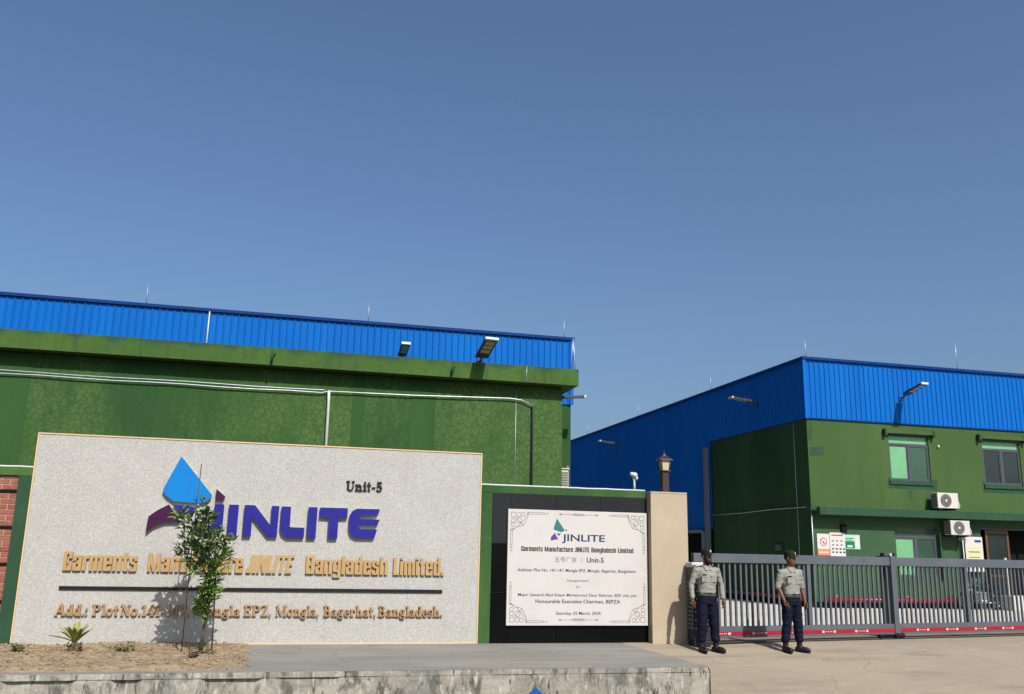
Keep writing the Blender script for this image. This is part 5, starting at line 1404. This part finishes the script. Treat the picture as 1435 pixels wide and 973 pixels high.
    # collar: two folded wings and an open neck
    for s in (-1, 1):
        link('collar', MB().add([(s*.005, -.112, 1.375), (s*.058, -.075, 1.458), (s*.075, -.02, 1.47), (s*.078, .01, 1.44), (s*.085, -.07, 1.42), (s*.055, -.118, 1.372)], [(0, 1, 4, 5), (1, 2, 3, 4)] if s > 0 else [(5, 4, 1, 0), (4, 3, 2, 1)]).mesh('collar', 'shirt'), so2)
        link('pocket', MB().bbox(s*.085-.05, s*.085+.05, -.126, -.104, 1.17, 1.275, .006).bbox(s*.085-.052, s*.085+.052, -.130, -.105, 1.256, 1.280, .003).mesh('pocket', 'shirt'), so2)
        link('shoulder_strap', MB().add([(s*.085, -.03, 1.452), (s*.085, .03, 1.452), (s*.20, .032, 1.428), (s*.225, 0, 1.41), (s*.20, -.032, 1.428), (s*.085, -.03, 1.44), (s*.085, .03, 1.44), (s*.20, .032, 1.41), (s*.20, -.032, 1.41)],
             [(0, 1, 2, 3, 4), (0, 4, 8, 5), (1, 6, 7, 2)]).mesh('shoulder_strap', 'shoulder'), so2)
    link('name_tag', MB().box(-.125, -.048, -.131, -.115, 1.288, 1.306).mesh('name_tag', 'black'), so2)
    bt_ = MB().rings([(0, 0, .932, .162, .120), (0, 0, .935, .168, .126), (0, 0, .974, .166, .125), (0, 0, .977, .160, .119)], 24, ex=2.3)
    be = link('belt', bt_.mesh('belt', 'belt'), t)
    link('buckle', MB().bbox(-.03, .03, -.134, -.124, .934, .974, .004).mesh('buckle', 'shoulder'), be)
    # cap
    cp_ = MB(); vs = []; fs = []; n = 20
    cr_ = [(.078, .102, .045, 0), (.081, .106, .07, 0), (.082, .106, .10, -.003), (.078, .098, .128, -.004), (.055, .07, .148, 0), (.012, .015, .155, 0)]
    for rx, ry, z, cy in cr_:
        for k in range(n): vs.append(hd(rx*cos(2*pi*k/n), cy+ry*sin(2*pi*k/n), z))
    for i in range(len(cr_)-1):
        for k in range(n): a = i*n+k; c = i*n+(k+1) % n; fs.append((a, c, c+n, a+n))
    fs.append(tuple((len(cr_)-1)*n+k for k in range(n)))
    cp_.add(vs, fs, 0, True)
    pv_ = []; 
    for k in range(11):
        a = pi+pi*k/10; pv_.append(hd(.078*cos(a), .102*sin(a), .055))
    for k in range(11):
        a = pi+pi*k/10; pv_.append(hd(.074*cos(a), -.02+.150*sin(a), .036))
    pv_ += [(p[0], p[1], p[2]-.005) for p in pv_]
    cp_.add(pv_, [(k, k+1, k+12, k+11) for k in range(10)]+[(k+22, k+33, k+34, k+23) for k in range(10)]+[(k+11, k+12, k+34, k+33) for k in range(10)], 0, True)
    co = link('cap', cp_.mesh('cap', 'cap'), t)
    bd = MB(); bd.add([hd(.020*cos(2*pi*k/10), -.1085-.002*0, .098+.024*sin(2*pi*k/10)) for k in range(10)]+[hd(0, -.1115, .098)], [((k+1) % 10, k, 10) for k in range(10)])
    link('badge', bd.mesh('badge', 'badge'), co)
    # hair, beard, eyes
    h_ = MB(); vs = []; fs = []
    hr = [(.074, .098, -.01), (.076, .100, .02), (.0765, .101, .05)]
    for rx, ry, z in hr:
        for k in range(13):
            a = -.15*pi+1.3*pi*k/12; vs.append(hd(rx*cos(a), .004+ry*sin(a), z))
    for i in range(2):
        for k in range(12): a = i*13+k; fs.append((a, a+1, a+14, a+13))
    h_.add(vs, fs, 0, True)
    link('hair', h_.mesh('hair', 'hair'), t)
    if beard:
        d = MB(); vs = []; fs = []
        br_ = [(.072, .092, -.01, .004), (.067, .090, -.05, -.010), (.058, .080, -.085, -.022), (.040, .056, -.118, -.034), (.014, .02, -.135, -.04)]
        for rx, ry, z, cy in br_:
            for k in range(13):
                a = 1.0*pi+pi*k/12; q = 1.0 if not (z > -.06 and 3 < k < 9) else .86
                vs.append(hd(rx*cos(a)*1.03, cy+ry*sin(a)*1.05*q, z))
        for i in range(4):
            for k in range(12): a = i*13+k; fs.append((a, a+1, a+14, a+13))
        d.add(vs, fs, 0, True); link('beard', d.mesh('beard', 'hair'), t)
    for s in (-1, 1):
        e = MB().ell(hd(s*.030, -.0815, .010), (.011, .009, .007), 10, 6); eo = link('eye', e.mesh('eye', 'eye'), t)
        link('pupil', MB().ell(hd(s*.030, -.0885, .010), (.005, .004, .005), 8, 5).mesh('pupil', 'hair'), eo)
    t.scale = (H, H, H)
    return t
person("guard nearer the beige column, long sleeves and black beard, dark cap and navy trousers", (G1X, G1Y, prof(G1Y)+.004), R_(-4), 22, 'long', True,
       [((-.275, .03, 1.12), (-.285, -.05, .87), (0, -.1, 0)), ((.28, .03, 1.12), (.275, -.04, .87), (0, -.1, 0))],
       [(-.105, -.01, -.12, .01, 4), (.11, -.01, .14, .01, 38)], 1.055)
person("guard standing apart before the gate in rolled sleeves, clean shaven, dark cap", (G2X, G2Y, prof(G2Y)+.004), R_(2), 32, 'short', False,
       [((-.245, .02, 1.11), (-.20, -.10, .87), (.2, -.1, 0)), ((.235, .02, 1.11), (.24, -.06, .86), (0, -.1, 0))],
       [(-.115, -.01, -.15, .01, 2), (.105, -.01, .13, .01, 42)], 1.055)
